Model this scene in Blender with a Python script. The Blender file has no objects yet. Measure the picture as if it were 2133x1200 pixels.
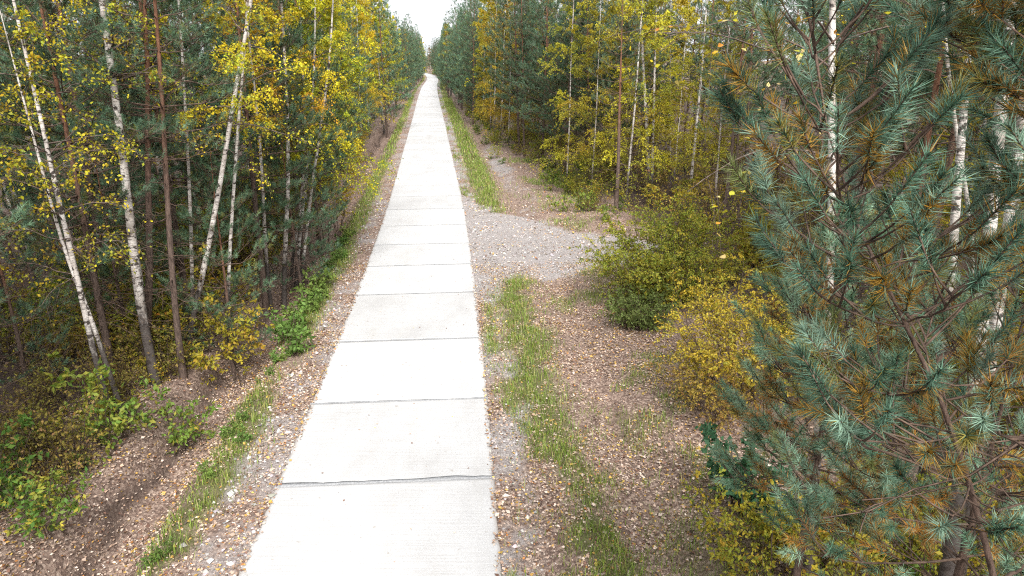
import bpy, math, random
import numpy as np
from mathutils import Vector

R = math.radians
rs = np.random.RandomState
scene = bpy.context.scene
col = scene.collection

# ------------------------------------------------------------------ camera
CAM_H, PITCH, F, CX, CY = 6.5, R(18.7), 1422.0, 1066.5, 600.0
cam_d = bpy.data.cameras.new('camera'); cam = bpy.data.objects.new('camera', cam_d); col.objects.link(cam)
cam_d.lens = 24; cam_d.sensor_width = 36; cam_d.clip_start = .05; cam_d.clip_end = 6000
cam.location = (0, 0, CAM_H); cam.rotation_euler = (math.pi / 2 - PITCH, 0, 0)
scene.camera = cam

# ------------------------------------------------------------------ world, sun, exposure
SUN_EL, SUN_AZ = R(45), R(168)          # azimuth measured clockwise from +Y (road direction)
w = bpy.data.worlds.new('World'); scene.world = w; w.use_nodes = True
nt = w.node_tree; nt.nodes.clear()
sky = nt.nodes.new('ShaderNodeTexSky'); sky.sky_type = 'NISHITA'; sky.sun_disc = False
sky.sun_elevation = SUN_EL; sky.sun_rotation = SUN_AZ; sky.air_density = 1.0; sky.dust_density = 5.0; sky.ozone_density = 1.0
hs = nt.nodes.new('ShaderNodeHueSaturation'); hs.inputs['Saturation'].default_value = .12
mx = nt.nodes.new('ShaderNodeMix'); mx.data_type = 'RGBA'; mx.inputs[0].default_value = .6
mx.inputs[7].default_value = (9.0, 9.2, 9.6, 1)       # even overcast cloud layer
bg = nt.nodes.new('ShaderNodeBackground'); bg.inputs['Strength'].default_value = .085
ow = nt.nodes.new('ShaderNodeOutputWorld')
nt.links.new(sky.outputs[0], hs.inputs['Color']); nt.links.new(hs.outputs[0], mx.inputs[6])
nt.links.new(mx.outputs[2], bg.inputs['Color']); nt.links.new(bg.outputs[0], ow.inputs['Surface'])
sun_d = bpy.data.lights.new('sun', 'SUN'); sun = bpy.data.objects.new('sun', sun_d); col.objects.link(sun)
sun_d.energy = 3.0; sun_d.angle = R(22); sun_d.color = (1, .96, .9)
sdir = Vector((math.sin(SUN_AZ) * math.cos(SUN_EL), math.cos(SUN_AZ) * math.cos(SUN_EL), math.sin(SUN_EL)))
sun.rotation_euler = sdir.to_track_quat('Z', 'Y').to_euler(); sun.location = (20, -20, 40)
scene.view_settings.view_transform = 'Standard'; scene.view_settings.look = 'None'
scene.view_settings.exposure = 1.36; scene.view_settings.gamma = 1
scene.render.engine = 'CYCLES'
scene.cycles.use_denoising = False; scene.cycles.filter_width = 1.15; scene.cycles.adaptive_threshold = .02
scene.cycles.max_bounces = 3; scene.cycles.diffuse_bounces = 2; scene.cycles.glossy_bounces = 2
scene.cycles.transmission_bounces = 4; scene.cycles.caustics_reflective = False; scene.cycles.caustics_refractive = False

# ------------------------------------------------------------------ picture <-> place
_cp, _sp = math.cos(PITCH), math.sin(PITCH)
def ray(px, py):
    a, b = (px - CX) / F, (py - CY) / F
    return np.array([a, _cp - b * _sp, -_sp - b * _cp])
def G(px, py, z=0.0):
    d = ray(px, py); t = (z - CAM_H) / d[2]
    return np.array([d[0] * t, d[1] * t, z])
def P(px, py, Y):
    d = ray(px, py); t = Y / d[1]
    return np.array([d[0] * t, Y, CAM_H + d[2] * t])
def dep(y): return y * _cp + CAM_H * _sp
def inframe(x, y, m=2.5): return abs(x) < .75 * dep(y) + m

ROAD_W = 3.48
_rd = np.array([[-40, .6], [-20, -.35], [0, -1.4], [7.3, -1.88], [12, -2.22], [26.3, -3.5], [50, -6.15], [79, -9.45], [104, -12.35], [160, -18.6],
                [217, -24.2], [250, -28.2], [300, -37.5], [360, -52.], [480, -84.], [3000, -800.]])
_rm = np.gradient(_rd[:, 1], _rd[:, 0])
def xc(y):
    y = np.asarray(y, float)
    i = np.clip(np.searchsorted(_rd[:, 0], y) - 1, 0, len(_rd) - 2)
    x0, x1 = _rd[i, 0], _rd[i + 1, 0]; h = x1 - x0; t = (y - x0) / h
    return ((2*t**3 - 3*t**2 + 1) * _rd[i, 1] + (t**3 - 2*t**2 + t) * h * _rm[i] + (-2*t**3 + 3*t**2) * _rd[i + 1, 1] + (t**3 - t**2) * h * _rm[i + 1])
def xl(y): return xc(y) - ROAD_W / 2
def xr(y): return xc(y) + ROAD_W / 2

# value noise ---------------------------------------------------------------
_tab = rs(7).rand(256, 256)
def vn(x, y, s=1.0, o=0):
    x = np.asarray(x, float) / s + 37.3 * (o + 1); y = np.asarray(y, float) / s + 11.7 * (o + 1)
    xi, yi = np.floor(x).astype(int), np.floor(y).astype(int); fx, fy = x - xi, y - yi
    fx = fx * fx * (3 - 2 * fx); fy = fy * fy * (3 - 2 * fy)
    g = lambda a, b: _tab[a & 255, b & 255]
    return (g(xi, yi) * (1 - fx) + g(xi + 1, yi) * fx) * (1 - fy) + (g(xi, yi + 1) * (1 - fx) + g(xi + 1, yi + 1) * fx) * fy
def fbm(x, y, s, o=0): return .5 * vn(x, y, s, o) + .3 * vn(x, y, s / 2.3, o + 3) + .2 * vn(x, y, s / 5, o + 5)
def sm(a, b, x): t = np.clip((np.asarray(x, float) - a) / (b - a), 0, 1); return t * t * (3 - 2 * t)

# turnout outline on the ground
TURN = np.array([G(*p)[:2] for p in [(955, 400), (1030, 443), (1112, 456), (1190, 487), (1265, 493), (1420, 520), (1420, 560), (1250, 548), (1200, 572), (1100, 580), (1000, 600), (960, 600)]])
def poly_sd(x, y, poly):
    x = np.asarray(x, float); y = np.asarray(y, float)
    d = np.full(x.shape, 1e9); ins = np.zeros(x.shape, bool)
    for (ax, ay), (bx, by) in zip(poly, np.roll(poly, -1, 0)):
        ex, ey = bx - ax, by - ay
        t = np.clip(((x - ax) * ex + (y - ay) * ey) / (ex * ex + ey * ey), 0, 1)
        d = np.minimum(d, np.hypot(x - ax - t * ex, y - ay - t * ey))
        c = ((ay > y) != (by > y)) & (x < (bx - ax) * (y - ay) / (by - ay + 1e-12) + ax)
        ins ^= c
    return np.where(ins, -d, d)
def turn(x, y): return 1 - sm(-.35, .45, poly_sd(x, y, TURN) + (vn(x, y, .5, 9) - .5) * .7)

def zones(x, y):
    """gravel, grass, dark soil amounts (forest interior has shade painted in)"""
    x = np.asarray(x, float); y = np.asarray(y, float)
    l = xl(y) - x; r = x - xr(y)
    n1 = fbm(x, y, 1.6, 1); n2 = fbm(x, y, .7, 2)
    gl = .62 * sm(-.2, .05, l) * (1 - sm(.55, 1.15, l + (n1 - .5) * 1.0)) * (.35 + .65 * sm(.38, .6, fbm(x, y, .9, 4)))
    far = sm(26, 40, y)
    wr = 1.0 - .1 * far
    gr = sm(-.2, .05, r) * (1 - sm(.55, wr, r + (n1 - .5) * .7)) * (.3 + .7 * sm(.35, .6, fbm(x, y, .8, 6)))
    t = turn(x, y)
    trk = .85 * np.exp(-((r - 2.9 - (n1 - .5) * .8) / .75) ** 2) * sm(27, 31, y) * (1 - sm(48, 60, y))
    gr = np.maximum(gr, trk * (.45 + .55 * sm(.35, .6, fbm(x, y, 1.2, 18))))
    gravel = np.clip(np.maximum(np.maximum(gl, gr * (.75 + .25 * far)), t), 0, 1)
    # grass strips
    gsl = 1.3 * np.exp(-((l - 1.1 - (n1 - .5) * .5) / .34) ** 2) * sm(.36, .6, fbm(x, y, 2.2, 8) + .3 * sm(13, 20, y) - .06 * (1 - sm(8, 13, y)))
    c1 = 1.2 + .2 * np.sin(y * .35)
    gsr = np.exp(-((r - c1 - (n1 - .5) * .9) / .5) ** 2) * 1.3 * sm(.25, .52, .6 * fbm(x, y, 1.6, 10) + .4 * fbm(x, y, .5, 17)) * (1 - far)
    gs2 = 1.6 * np.exp(-((r - 1.3) / .55) ** 2) * far * sm(.1, .35, fbm(x, y, 3, 11))
    gs3 = np.exp(-((r - .22) / .16) ** 2) * sm(.5, .66, fbm(x, y * .6, 1.9, 12))
    gs4 = .45 * sm(1.6, 2.6, r) * (1 - sm(4.6, 6, r)) * sm(.52, .7, fbm(x, y, 1.5, 13)) * (1 - far)
    gs5 = .9 * sm(3.0, 4.2, r) * (1 - sm(6.5, 9, r)) * sm(.42, .62, fbm(x, y, 2.4, 14)) * far
    grass = np.clip(gsl + gsr + gs2 + gs3 + gs4 + gs5, 0, 1) * (1 - t)
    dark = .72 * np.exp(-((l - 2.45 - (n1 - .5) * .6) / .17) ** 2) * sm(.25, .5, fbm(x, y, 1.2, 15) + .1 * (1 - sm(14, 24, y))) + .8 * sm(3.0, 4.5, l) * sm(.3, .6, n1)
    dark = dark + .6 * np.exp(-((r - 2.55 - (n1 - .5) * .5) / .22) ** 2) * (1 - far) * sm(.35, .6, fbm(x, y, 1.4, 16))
    dark = dark + .95 * sm(6.2, 8.0, r) * (1 - sm(100, 200, y)) + .95 * sm(4.4, 6, l) * (1 - sm(100, 200, y))  # forest interior: dark duff, with the shade under the trees put into its colour
    return gravel, grass, np.clip(dark, 0, 1)

def zt(x, y):
    x = np.asarray(x, float); y = np.asarray(y, float)
    l = xl(y) - x; r = x - xr(y)
    near = 1 - sm(60, 120, y)
    n = (fbm(x, y, 1.3, 20) - .5) * .12 + (vn(x, y, .35, 21) - .5) * .035
    z = -.035 - .05 * sm(.3, .9, l) * near + np.where(l > 0, 0, 0)
    z = z - .58 * sm(1.15, 2.1, l) * near + .70 * sm(2.3, 2.9, l) * near + (fbm(x, y, 4, 22) - .5) * .35 * sm(3, 5, l) * near
    t = turn(x, y)
    rut = -.07 * np.exp(-((r - .62) / .22) ** 2) - .11 * np.exp(-((r - 2.5) / .3) ** 2) + .09 * np.exp(-((r - 1.4) / .45) ** 2) + .16 * sm(2.7, 3.4, r)
    z = z + rut * near * (1 - t) + (fbm(x, y, 4, 23) - .5) * .3 * sm(4, 6, r) * near * (1 - t)
    n = n + ((vn(x, y, .45, 24) - .5) * .16 + (vn(x, y, .22, 25) - .5) * .07) * sm(1.7, 2.1, l) * (1 - sm(3.6, 4.5, l))
    edge = np.maximum(sm(0, .25, l), sm(0, .25, r)) * (1 - sm(200, 400, y))
    z = z + n * edge * (1 - .7 * t)
    z = np.where((l < -.02) & (r < -.02), -.14, z)
    return z

# ------------------------------------------------------------------ mesh helpers
class Geo:
    def __init__(s): s.v = []; s.f = []; s.c = []; s.n = 0
    def add(s, v, f, c=None):
        v = np.asarray(v, np.float32).reshape(-1, 3); f = np.asarray(f, np.int64)
        s.v.append(v); s.f.append(f + s.n); s.n += len(v)
        if c is None: c = np.ones((len(v), 3))
        c = np.asarray(c, np.float32)
        if c.ndim == 1: c = np.tile(c, (len(v), 1))
        s.c.append(c)
    def mesh(s, name, mat, smooth=False, color=True):
        me = bpy.data.meshes.new(name)
        if s.n:
            v = np.concatenate(s.v); me.vertices.add(len(v)); me.vertices.foreach_set('co', v.ravel())
            idx = np.concatenate([f.ravel() for f in s.f]); sizes = np.concatenate([np.full(len(f), f.shape[1]) for f in s.f])
            me.loops.add(len(idx)); me.loops.foreach_set('vertex_index', idx.astype(np.int32))
            st = np.concatenate([[0], np.cumsum(sizes)[:-1]])
            me.polygons.add(len(sizes)); me.polygons.foreach_set('loop_start', st.astype(np.int32)); me.polygons.foreach_set('loop_total', sizes.astype(np.int32))
            if smooth: me.polygons.foreach_set('use_smooth', np.ones(len(sizes), bool))
            if color:
                a = me.attributes.new('tint', 'FLOAT_COLOR', 'POINT')
                c = np.concatenate(s.c); a.data.foreach_set('color', np.hstack([c, np.ones((len(c), 1), np.float32)]).astype(np.float32).ravel())
            me.update(calc_edges=True)
        me.materials.append(mat)
        return me
def nrm(a): return a / (np.linalg.norm(a, axis=-1, keepdims=True) + 1e-9)
def tubes(geo, Pn, Rn, k=5, c=None):
    Pn = np.asarray(Pn, float); Rn = np.asarray(Rn, float); B, n, _ = Pn.shape
    if B == 0: return
    T = nrm(np.gradient(Pn, axis=1)); m = nrm(Pn[:, -1] - Pn[:, 0])
    ax = np.where(np.abs(m[:, 2:3]) > .7, np.array([[1., 0, 0]]), np.array([[0, 0, 1.]]))
    ref = nrm(np.cross(m, ax))[:, None, :]
    n1 = nrm(ref - (ref * T).sum(-1, keepdims=True) * T); n2 = np.cross(T, n1)
    a = np.arange(k) * 2 * math.pi / k
    V = Pn[:, :, None, :] + Rn[:, :, None, None] * (np.cos(a)[None, None, :, None] * n1[:, :, None, :] + np.sin(a)[None, None, :, None] * n2[:, :, None, :])
    i = np.arange(n - 1)[:, None]; j = np.arange(k)[None, :]
    q = np.stack([i * k + j, i * k + (j + 1) % k, (i + 1) * k + (j + 1) % k, (i + 1) * k + j], -1).reshape(-1, 4)
    Q = (np.arange(B)[:, None, None] * n * k + q[None]).reshape(-1, 4)
    geo.add(V.reshape(-1, 3), Q, c)
def randdir(r, n): return nrm(r.normal(size=(n, 3)))
def pick(r, pal, n):
    c = np.array([p[0] for p in pal], float); wt = np.array([p[1] for p in pal], float)
    i = r.choice(len(pal), n, p=wt / wt.sum())
    return c[i] * (1 + r.normal(size=(n, 1)) * .14).clip(.6, 1.5)
def leaves(geo, r, pos, size, pal, axis=None, flat=0.0, wide=.62, cols=None):
    n = len(pos)
    if n == 0: return
    a = randdir(r, n) + np.array([0, 0, -.35])
    if axis is not None: a = a * .8 + axis
    a = nrm(a); up = randdir(r, n) + np.array([0, 0, flat]); b = nrm(np.cross(a, up)); nn = np.cross(b, a)
    L = (size * r.uniform(.65, 1.25, n))[:, None]; W = L * wide * .5
    mid = pos + a * L * .42 + nn * L * r.uniform(-.16, .16, (n, 1))
    V = np.stack([pos, mid + b * W, pos + a * L, mid - b * W], 1).reshape(-1, 3)
    Fq = (np.arange(n)[:, None] * 4 + np.arange(4)[None])
    c = pick(r, pal, n) if cols is None else cols
    geo.add(V, Fq, np.repeat(c, 4, 0))
def lerp_path(p, t):
    """p (n,3), t (m,) in 0..1"""
    n = len(p) - 1; u = np.clip(t, 0, 1) * n; i = np.clip(u.astype(int), 0, n - 1); f = (u - i)[:, None]
    return p[i] * (1 - f) + p[i + 1] * f
def blerp(Pn, b, t):
    n = Pn.shape[1] - 1; u = np.clip(t, 0, 1) * n; i = np.clip(u.astype(int), 0, n - 1); f = (u - i)[:, None]
    return Pn[b, i] * (1 - f) + Pn[b, i + 1] * f, nrm(Pn[b, i + 1] - Pn[b, i])
def resample(pts, n):
    pts = np.asarray(pts, float); d = np.concatenate([[0], np.cumsum(np.linalg.norm(np.diff(pts, axis=0), axis=1))])
    s = np.linspace(0, d[-1], n)
    out = np.stack([np.interp(s, d, pts[:, k]) for k in range(3)], 1)
    for _ in range(2): out[1:-1] = .25 * out[:-2] + .5 * out[1:-1] + .25 * out[2:]
    return out

# ------------------------------------------------------------------ materials
def mat(name):
    m = bpy.data.materials.new(name); m.use_nodes = True; t = m.node_tree; t.nodes.clear()
    return m, t
def N(t, typ, **kw):
    n = t.nodes.new(typ)
    for k, v in kw.items(): setattr(n, k, v)
    return n
def mixc(t, fac, a, b, mode='MIX'):
    n = N(t, 'ShaderNodeMix', data_type='RGBA', blend_type=mode)
    for sock, v in ((0, fac), (6, a), (7, b)):
        if hasattr(v, 'default_value') or hasattr(v, 'links'): t.links.new(v, n.inputs[sock])
        elif isinstance(v, (tuple, list)): n.inputs[sock].default_value = (*v, 1)
        else: n.inputs[sock].default_value = v
    return n.outputs[2]
def mth(t, op, a, b=None, c=None):
    n = N(t, 'ShaderNodeMath', operation=op)
    for i, v in enumerate((a, b, c)):
        if v is None: continue
        if hasattr(v, 'links'): t.links.new(v, n.inputs[i])
        else: n.inputs[i].default_value = v
    return n.outputs[0]
def ramp(t, fac, stops):
    n = N(t, 'ShaderNodeValToRGB'); e = n.color_ramp.elements
    while len(e) < len(stops): e.new(.5)
    for x, (p, c) in zip(e, stops): x.position = p; x.color = (*c, 1) if len(c) == 3 else c
    t.links.new(fac, n.inputs[0]); return n.outputs[0]
def coords(t, scale=(1, 1, 1), kind='Object'):
    c = N(t, 'ShaderNodeTexCoord'); mp = N(t, 'ShaderNodeMapping'); mp.inputs['Scale'].default_value = scale
    t.links.new(c.outputs[kind], mp.inputs[0]); return mp.outputs[0]
def noise(t, vec, scale, detail=4, rough=.55):
    n = N(t, 'ShaderNodeTexNoise'); n.inputs['Scale'].default_value = scale; n.inputs['Detail'].default_value = detail; n.inputs['Roughness'].default_value = rough
    t.links.new(vec, n.inputs['Vector']); return n.outputs['Fac']
def principled(t, colr, rough=.8, spec=.3, bump=None, bs=.3, bd=.02):
    p = N(t, 'ShaderNodeBsdfPrincipled')
    if hasattr(colr, 'links'): t.links.new(colr, p.inputs['Base Color'])
    else: p.inputs['Base Color'].default_value = (*colr, 1)
    p.inputs['Roughness'].default_value = rough; p.inputs['Specular IOR Level'].default_value = spec
    if bump is not None:
        b = N(t, 'ShaderNodeBump'); b.inputs['Strength'].default_value = bs; b.inputs['Distance'].default_value = bd
        t.links.new(bump, b.inputs['Height']); t.links.new(b.outputs[0], p.inputs['Normal'])
    return p.outputs[0]
def out(t, s):
    o = N(t, 'ShaderNodeOutputMaterial'); t.links.new(s, o.inputs['Surface'])

def foliage_mat(name, trans=.35, rough=.5, spec=.3, hue=.025, val=.25, tcol=(1, .95, .55)):
    m, t = mat(name)
    a = N(t, 'ShaderNodeAttribute', attribute_name='tint'); oi = N(t, 'ShaderNodeObjectInfo')
    h = N(t, 'ShaderNodeHueSaturation'); t.links.new(a.outputs['Color'], h.inputs['Color'])
    t.links.new(mth(t, 'MULTIPLY_ADD', oi.outputs['Random'], hue * 2, .5 - hue), h.inputs['Hue'])
    r2 = mth(t, 'FRACT', mth(t, 'MULTIPLY', oi.outputs['Random'], 17.3))
    t.links.new(mth(t, 'MULTIPLY_ADD', r2, val * 2, 1 - val), h.inputs['Value'])
    p = principled(t, h.outputs[0], rough, spec)
    tr = N(t, 'ShaderNodeBsdfTranslucent'); t.links.new(mixc(t, 1.0, h.outputs[0], tcol, 'MULTIPLY'), tr.inputs['Color'])
    ms = N(t, 'ShaderNodeMixShader'); ms.inputs[0].default_value = trans
    t.links.new(p, ms.inputs[1]); t.links.new(tr.outputs[0], ms.inputs[2]); out(t, ms.outputs[0])
    return m
M = {}
M['leaf'] = foliage_mat('broad_leaf', .42, .55, .15)
M['needle'] = foliage_mat('pine_needle', .15, .5, .16, .015, .22, (1, 1, .7))
M['grass'] = foliage_mat('grass_blade', .3, .5, .3, 0, 0)
M['litter'] = foliage_mat('dry_leaf', .12, .6, .25, 0, 0)

def birch_bark():
    m, t = mat('birch_bark'); c = coords(t); a = N(t, 'ShaderNodeAttribute', attribute_name='tint')
    sp = N(t, 'ShaderNodeSeparateColor'); t.links.new(a.outputs['Color'], sp.inputs[0])
    big = noise(t, coords(t, (5, 5, 4)), 1.0, 3); base = ramp(t, big, [(.3, (.30, .26, .23)), (.48, (.48, .44, .41)), (.7, (.62, .59, .56))])
    dash = noise(t, coords(t, (7, 7, 55)), 1.0, 2, .6); d1 = ramp(t, dash, [(.55, (0, 0, 0)), (.62, (1, 1, 1))])
    pat = noise(t, coords(t, (6, 6, 9)), 1.0, 3, .6); d2 = ramp(t, pat, [(.56, (0, 0, 0)), (.61, (1, 1, 1))])
    k = mth(t, 'MAXIMUM', mth(t, 'MULTIPLY', d1, .75), d2)
    # rough black bark of the stem foot (tint red = bark age)
    foot = noise(t, coords(t, (14, 14, 5)), 1.0, 4, .6)
    ft = ramp(t, mth(t, 'ADD', mth(t, 'MULTIPLY', sp.outputs[0], .75), mth(t, 'MULTIPLY', foot, .5)), [(.52, (0, 0, 0)), (.66, (1, 1, 1))])
    cc = mixc(t, k, base, (.055, .045, .04)); cc = mixc(t, mth(t, 'MULTIPLY', ft, .93), cc, (.05, .04, .036))
    out(t, principled(t, cc, .75, .25, foot, .5, .02)); return m
def pine_bark():
    m, t = mat('pine_bark'); a = N(t, 'ShaderNodeAttribute', attribute_name='tint'); sp = N(t, 'ShaderNodeSeparateColor'); t.links.new(a.outputs['Color'], sp.inputs[0])
    n = noise(t, coords(t, (26, 26, 7)), 1.0, 5, .65)
    lo = ramp(t, n, [(.3, (.035, .026, .022)), (.6, (.12, .085, .07)), (.8, (.17, .13, .11))])
    hi = ramp(t, n, [(.3, (.075, .035, .022)), (.6, (.19, .088, .05)), (.8, (.25, .14, .09))])
    out(t, principled(t, mixc(t, sp.outputs[0], lo, hi), .85, .2, n, .8, .03)); return m
def twig(name, c1, c2):
    m, t = mat(name); n = noise(t, coords(t, (20, 20, 20)), 1.0, 3)
    out(t, principled(t, ramp(t, n, [(.35, c1), (.7, c2)]), .85, .2)); return m
M['birch'] = birch_bark(); M['pine'] = pine_bark()
M['btwig'] = twig('birch_twig', (.05, .035, .03), (.17, .13, .11))
M['ptwig'] = twig('pine_twig', (.045, .032, .026), (.15, .10, .075))
M['stem'] = twig('shrub_stem', (.045, .032, .025), (.13, .095, .07))

def ground_mat():
    m, t = mat('forest_ground'); a = N(t, 'ShaderNodeAttribute', attribute_name='tint'); sp = N(t, 'ShaderNodeSeparateColor'); t.links.new(a.outputs['Color'], sp.inputs[0])
    o = coords(t)
    n1 = noise(t, o, 3.0, 6, .7); n2 = noise(t, o, 22, 5, .7); n3 = noise(t, o, 70, 3, .7)
    vo = N(t, 'ShaderNodeTexVoronoi'); vo.inputs['Scale'].default_value = 26; t.links.new(o, vo.inputs['Vector'])
    vg = N(t, 'ShaderNodeTexVoronoi'); vg.inputs['Scale'].default_value = 48; t.links.new(o, vg.inputs['Vector'])
    vc = N(t, 'ShaderNodeSeparateColor'); t.links.new(vo.outputs['Color'], vc.inputs[0])
    gc = N(t, 'ShaderNodeSeparateColor'); t.links.new(vg.outputs['Color'], gc.inputs[0])
    lit = ramp(t, vc.outputs[0], [(0, (.115, .08, .066)), (.45, (.225, .158, .128)), (.75, (.36, .265, .215)), (1, (.46, .36, .295))])
    lit = mixc(t, mth(t, 'MULTIPLY', n2, .7), lit, (.085, .058, .048))
    grv = ramp(t, gc.outputs[0], [(0, (.18, .163, .16)), (.5, (.31, .285, .28)), (1, (.47, .44, .43))])
    grv = mixc(t, ramp(t, n3, [(.35, (.8, .8, .8)), (.6, (0, 0, 0))]), grv, (.12, .105, .10))
    soil_shade = ramp(t, n2, [(.3, (.026, .019, .016)), (.55, (.075, .053, .044)), (.75, (.15, .105, .085))])  # bare earth and duff; deep in the forest also painted shade
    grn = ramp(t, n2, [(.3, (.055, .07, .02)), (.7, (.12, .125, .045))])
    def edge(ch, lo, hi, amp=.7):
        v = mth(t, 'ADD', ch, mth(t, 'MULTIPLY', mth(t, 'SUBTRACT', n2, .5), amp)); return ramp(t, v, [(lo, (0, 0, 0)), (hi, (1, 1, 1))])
    c = mixc(t, edge(sp.outputs[2], .3, .8), lit, soil_shade)
    c = mixc(t, mth(t, 'MULTIPLY', edge(sp.outputs[1], .25, .8), .75), c, grn)
    c = mixc(t, edge(sp.outputs[0], .3, .75), c, grv)
    h = mth(t, 'ADD', n2, mth(t, 'MULTIPLY', n3, .5))
    out(t, principled(t, c, .95, .15, h, .7, .04)); return m
M['ground'] = ground_mat()

def concrete_mat():
    m, t = mat('brushed_concrete'); g = N(t, 'ShaderNodeNewGeometry').outputs['Position']
    def wc(scale):
        mp = N(t, 'ShaderNodeMapping'); mp.inputs['Scale'].default_value = scale; mp.inputs['Rotation'].default_value = (0, 0, R(-4)); t.links.new(g, mp.inputs[0]); return mp.outputs[0]
    at = N(t, 'ShaderNodeAttribute', attribute_name='tint'); sp_ = N(t, 'ShaderNodeSeparateColor'); t.links.new(at.outputs['Color'], sp_.inputs[0])
    br = noise(t, wc((.8, 38, 1)), 1.0, 6, .75); st = noise(t, wc((.8, .45, 1)), 1.0, 6, .65); bl_ = noise(t, wc((2.5, .25, 1)), 1.0, 4, .6); fn = noise(t, wc((1, 1, 1)), 70, 3)
    oi = N(t, 'ShaderNodeObjectInfo')
    c = ramp(t, st, [(.3, (.335, .334, .337)), (.5, (.388, .389, .394)), (.7, (.415, .417, .423))])
    c = mixc(t, ramp(t, br, [(.36, (.42, .42, .42)), (.54, (0, 0, 0))]), c, (.27, .263, .258))
    c = mixc(t, ramp(t, bl_, [(.55, (0, 0, 0)), (.75, (.4, .4, .4))]), c, (.34, .33, .315))
    s1 = noise(t, wc((1, 1, 1)), 8, 2, .5); c = mixc(t, ramp(t, s1, [(.70, (0, 0, 0)), (.76, (.6, .6, .6))]), c, (.24, .22, .2))
    ed = mth(t, 'ADD', mth(t, 'MULTIPLY', sp_.outputs[0], .75), mth(t, 'MULTIPLY', noise(t, wc((1, 1, 1)), 4, 5, .7), .5))      # gritty margins
    c = mixc(t, mth(t, 'MULTIPLY', ramp(t, ed, [(.55, (0, 0, 0)), (.95, (1, 1, 1))]), .75), c, (.27, .24, .22))
    h = N(t, 'ShaderNodeHueSaturation'); t.links.new(c, h.inputs['Color']); t.links.new(mth(t, 'MULTIPLY_ADD', oi.outputs['Random'], .11, .945), h.inputs['Value'])
    hh = mth(t, 'ADD', br, mth(t, 'MULTIPLY', fn, .4))
    out(t, principled(t, h.outputs[0], .9, .2, hh, .35, .008)); return m
M['concrete'] = concrete_mat()
m, t = mat('joint_sealant'); n = noise(t, coords(t), 30, 4); out(t, principled(t, ramp(t, n, [(.3, (.15, .155, .165)), (.7, (.27, .275, .285))]), .7, .3)); M['sealant'] = m
m, t = mat('gravel_stone'); oi = N(t, 'ShaderNodeAttribute', attribute_name='tint'); out(t, principled(t, oi.outputs['Color'], .9, .2)); M['stone'] = m

# ------------------------------------------------------------------ object helpers
def link(o): col.objects.link(o); return o
def tag(o, label=None, cat=None, group=None, kind=None):
    for k, v in (('label', label), ('category', cat), ('group', group), ('kind', kind)):
        if v: o[k] = v
    return o
def mobj(name, me, parent=None):
    o = bpy.data.objects.new(name, me); link(o)
    if parent is not None: o.parent = parent
    return o
def empty(name, loc, rz=0.0, sc=1.0):
    o = bpy.data.objects.new(name, None); link(o); o.location = loc; o.rotation_euler = (0, 0, rz); o.scale = (sc, sc, sc); o.empty_display_size = .2
    return o
def place(name, proto, loc, rz=0.0, sc=1.0, tilt=(0, 0)):
    """a thing from shared part meshes {part name: mesh}"""
    e = empty(name, loc, rz, sc); e.rotation_euler = (tilt[0], tilt[1], rz)
    for k, me in proto.items():
        o = mobj(k, me, e)
        if k in ('branches', 'stems', 'crown', 'foliage'): o['kind'] = 'stuff'
    return e

# ------------------------------------------------------------------ ground
def build_ground():
    u = np.concatenate([-np.geomspace(700, 7.2, 34), np.concatenate([np.arange(-7, -5.4, .19), np.arange(-5.4, -3.3, .09), np.arange(-3.3, -2, .19)]), np.linspace(-1.9, -1.75, 3), np.linspace(-1.4, 1.4, 4), np.linspace(1.75, 1.9, 3), np.arange(2, 9.5, .19), np.geomspace(9.8, 700, 34)])
    v = np.concatenate([np.arange(-40, 4, 2.), np.arange(4, 34, .21), np.arange(34, 60, .4), np.arange(60, 130, 1.5), np.geomspace(132, 3000, 40)])
    V, U = np.meshgrid(v, u, indexing='ij'); X = xc(V) + U; Z = zt(X, V)
    g, gr, dk = zones(X, V)
    # a tinge of grass cover counts only where blades stand; far away everything outside the strips is forest floor
    n, k = V.shape; i = np.arange(n - 1)[:, None]; j = np.arange(k - 1)[None]
    q = np.stack([i * k + j, i * k + j + 1, (i + 1) * k + j + 1, (i + 1) * k + j], -1).reshape(-1, 4)
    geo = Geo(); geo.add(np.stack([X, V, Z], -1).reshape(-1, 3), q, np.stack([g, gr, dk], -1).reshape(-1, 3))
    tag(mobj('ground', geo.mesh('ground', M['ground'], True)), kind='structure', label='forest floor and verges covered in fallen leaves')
build_ground()

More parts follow.
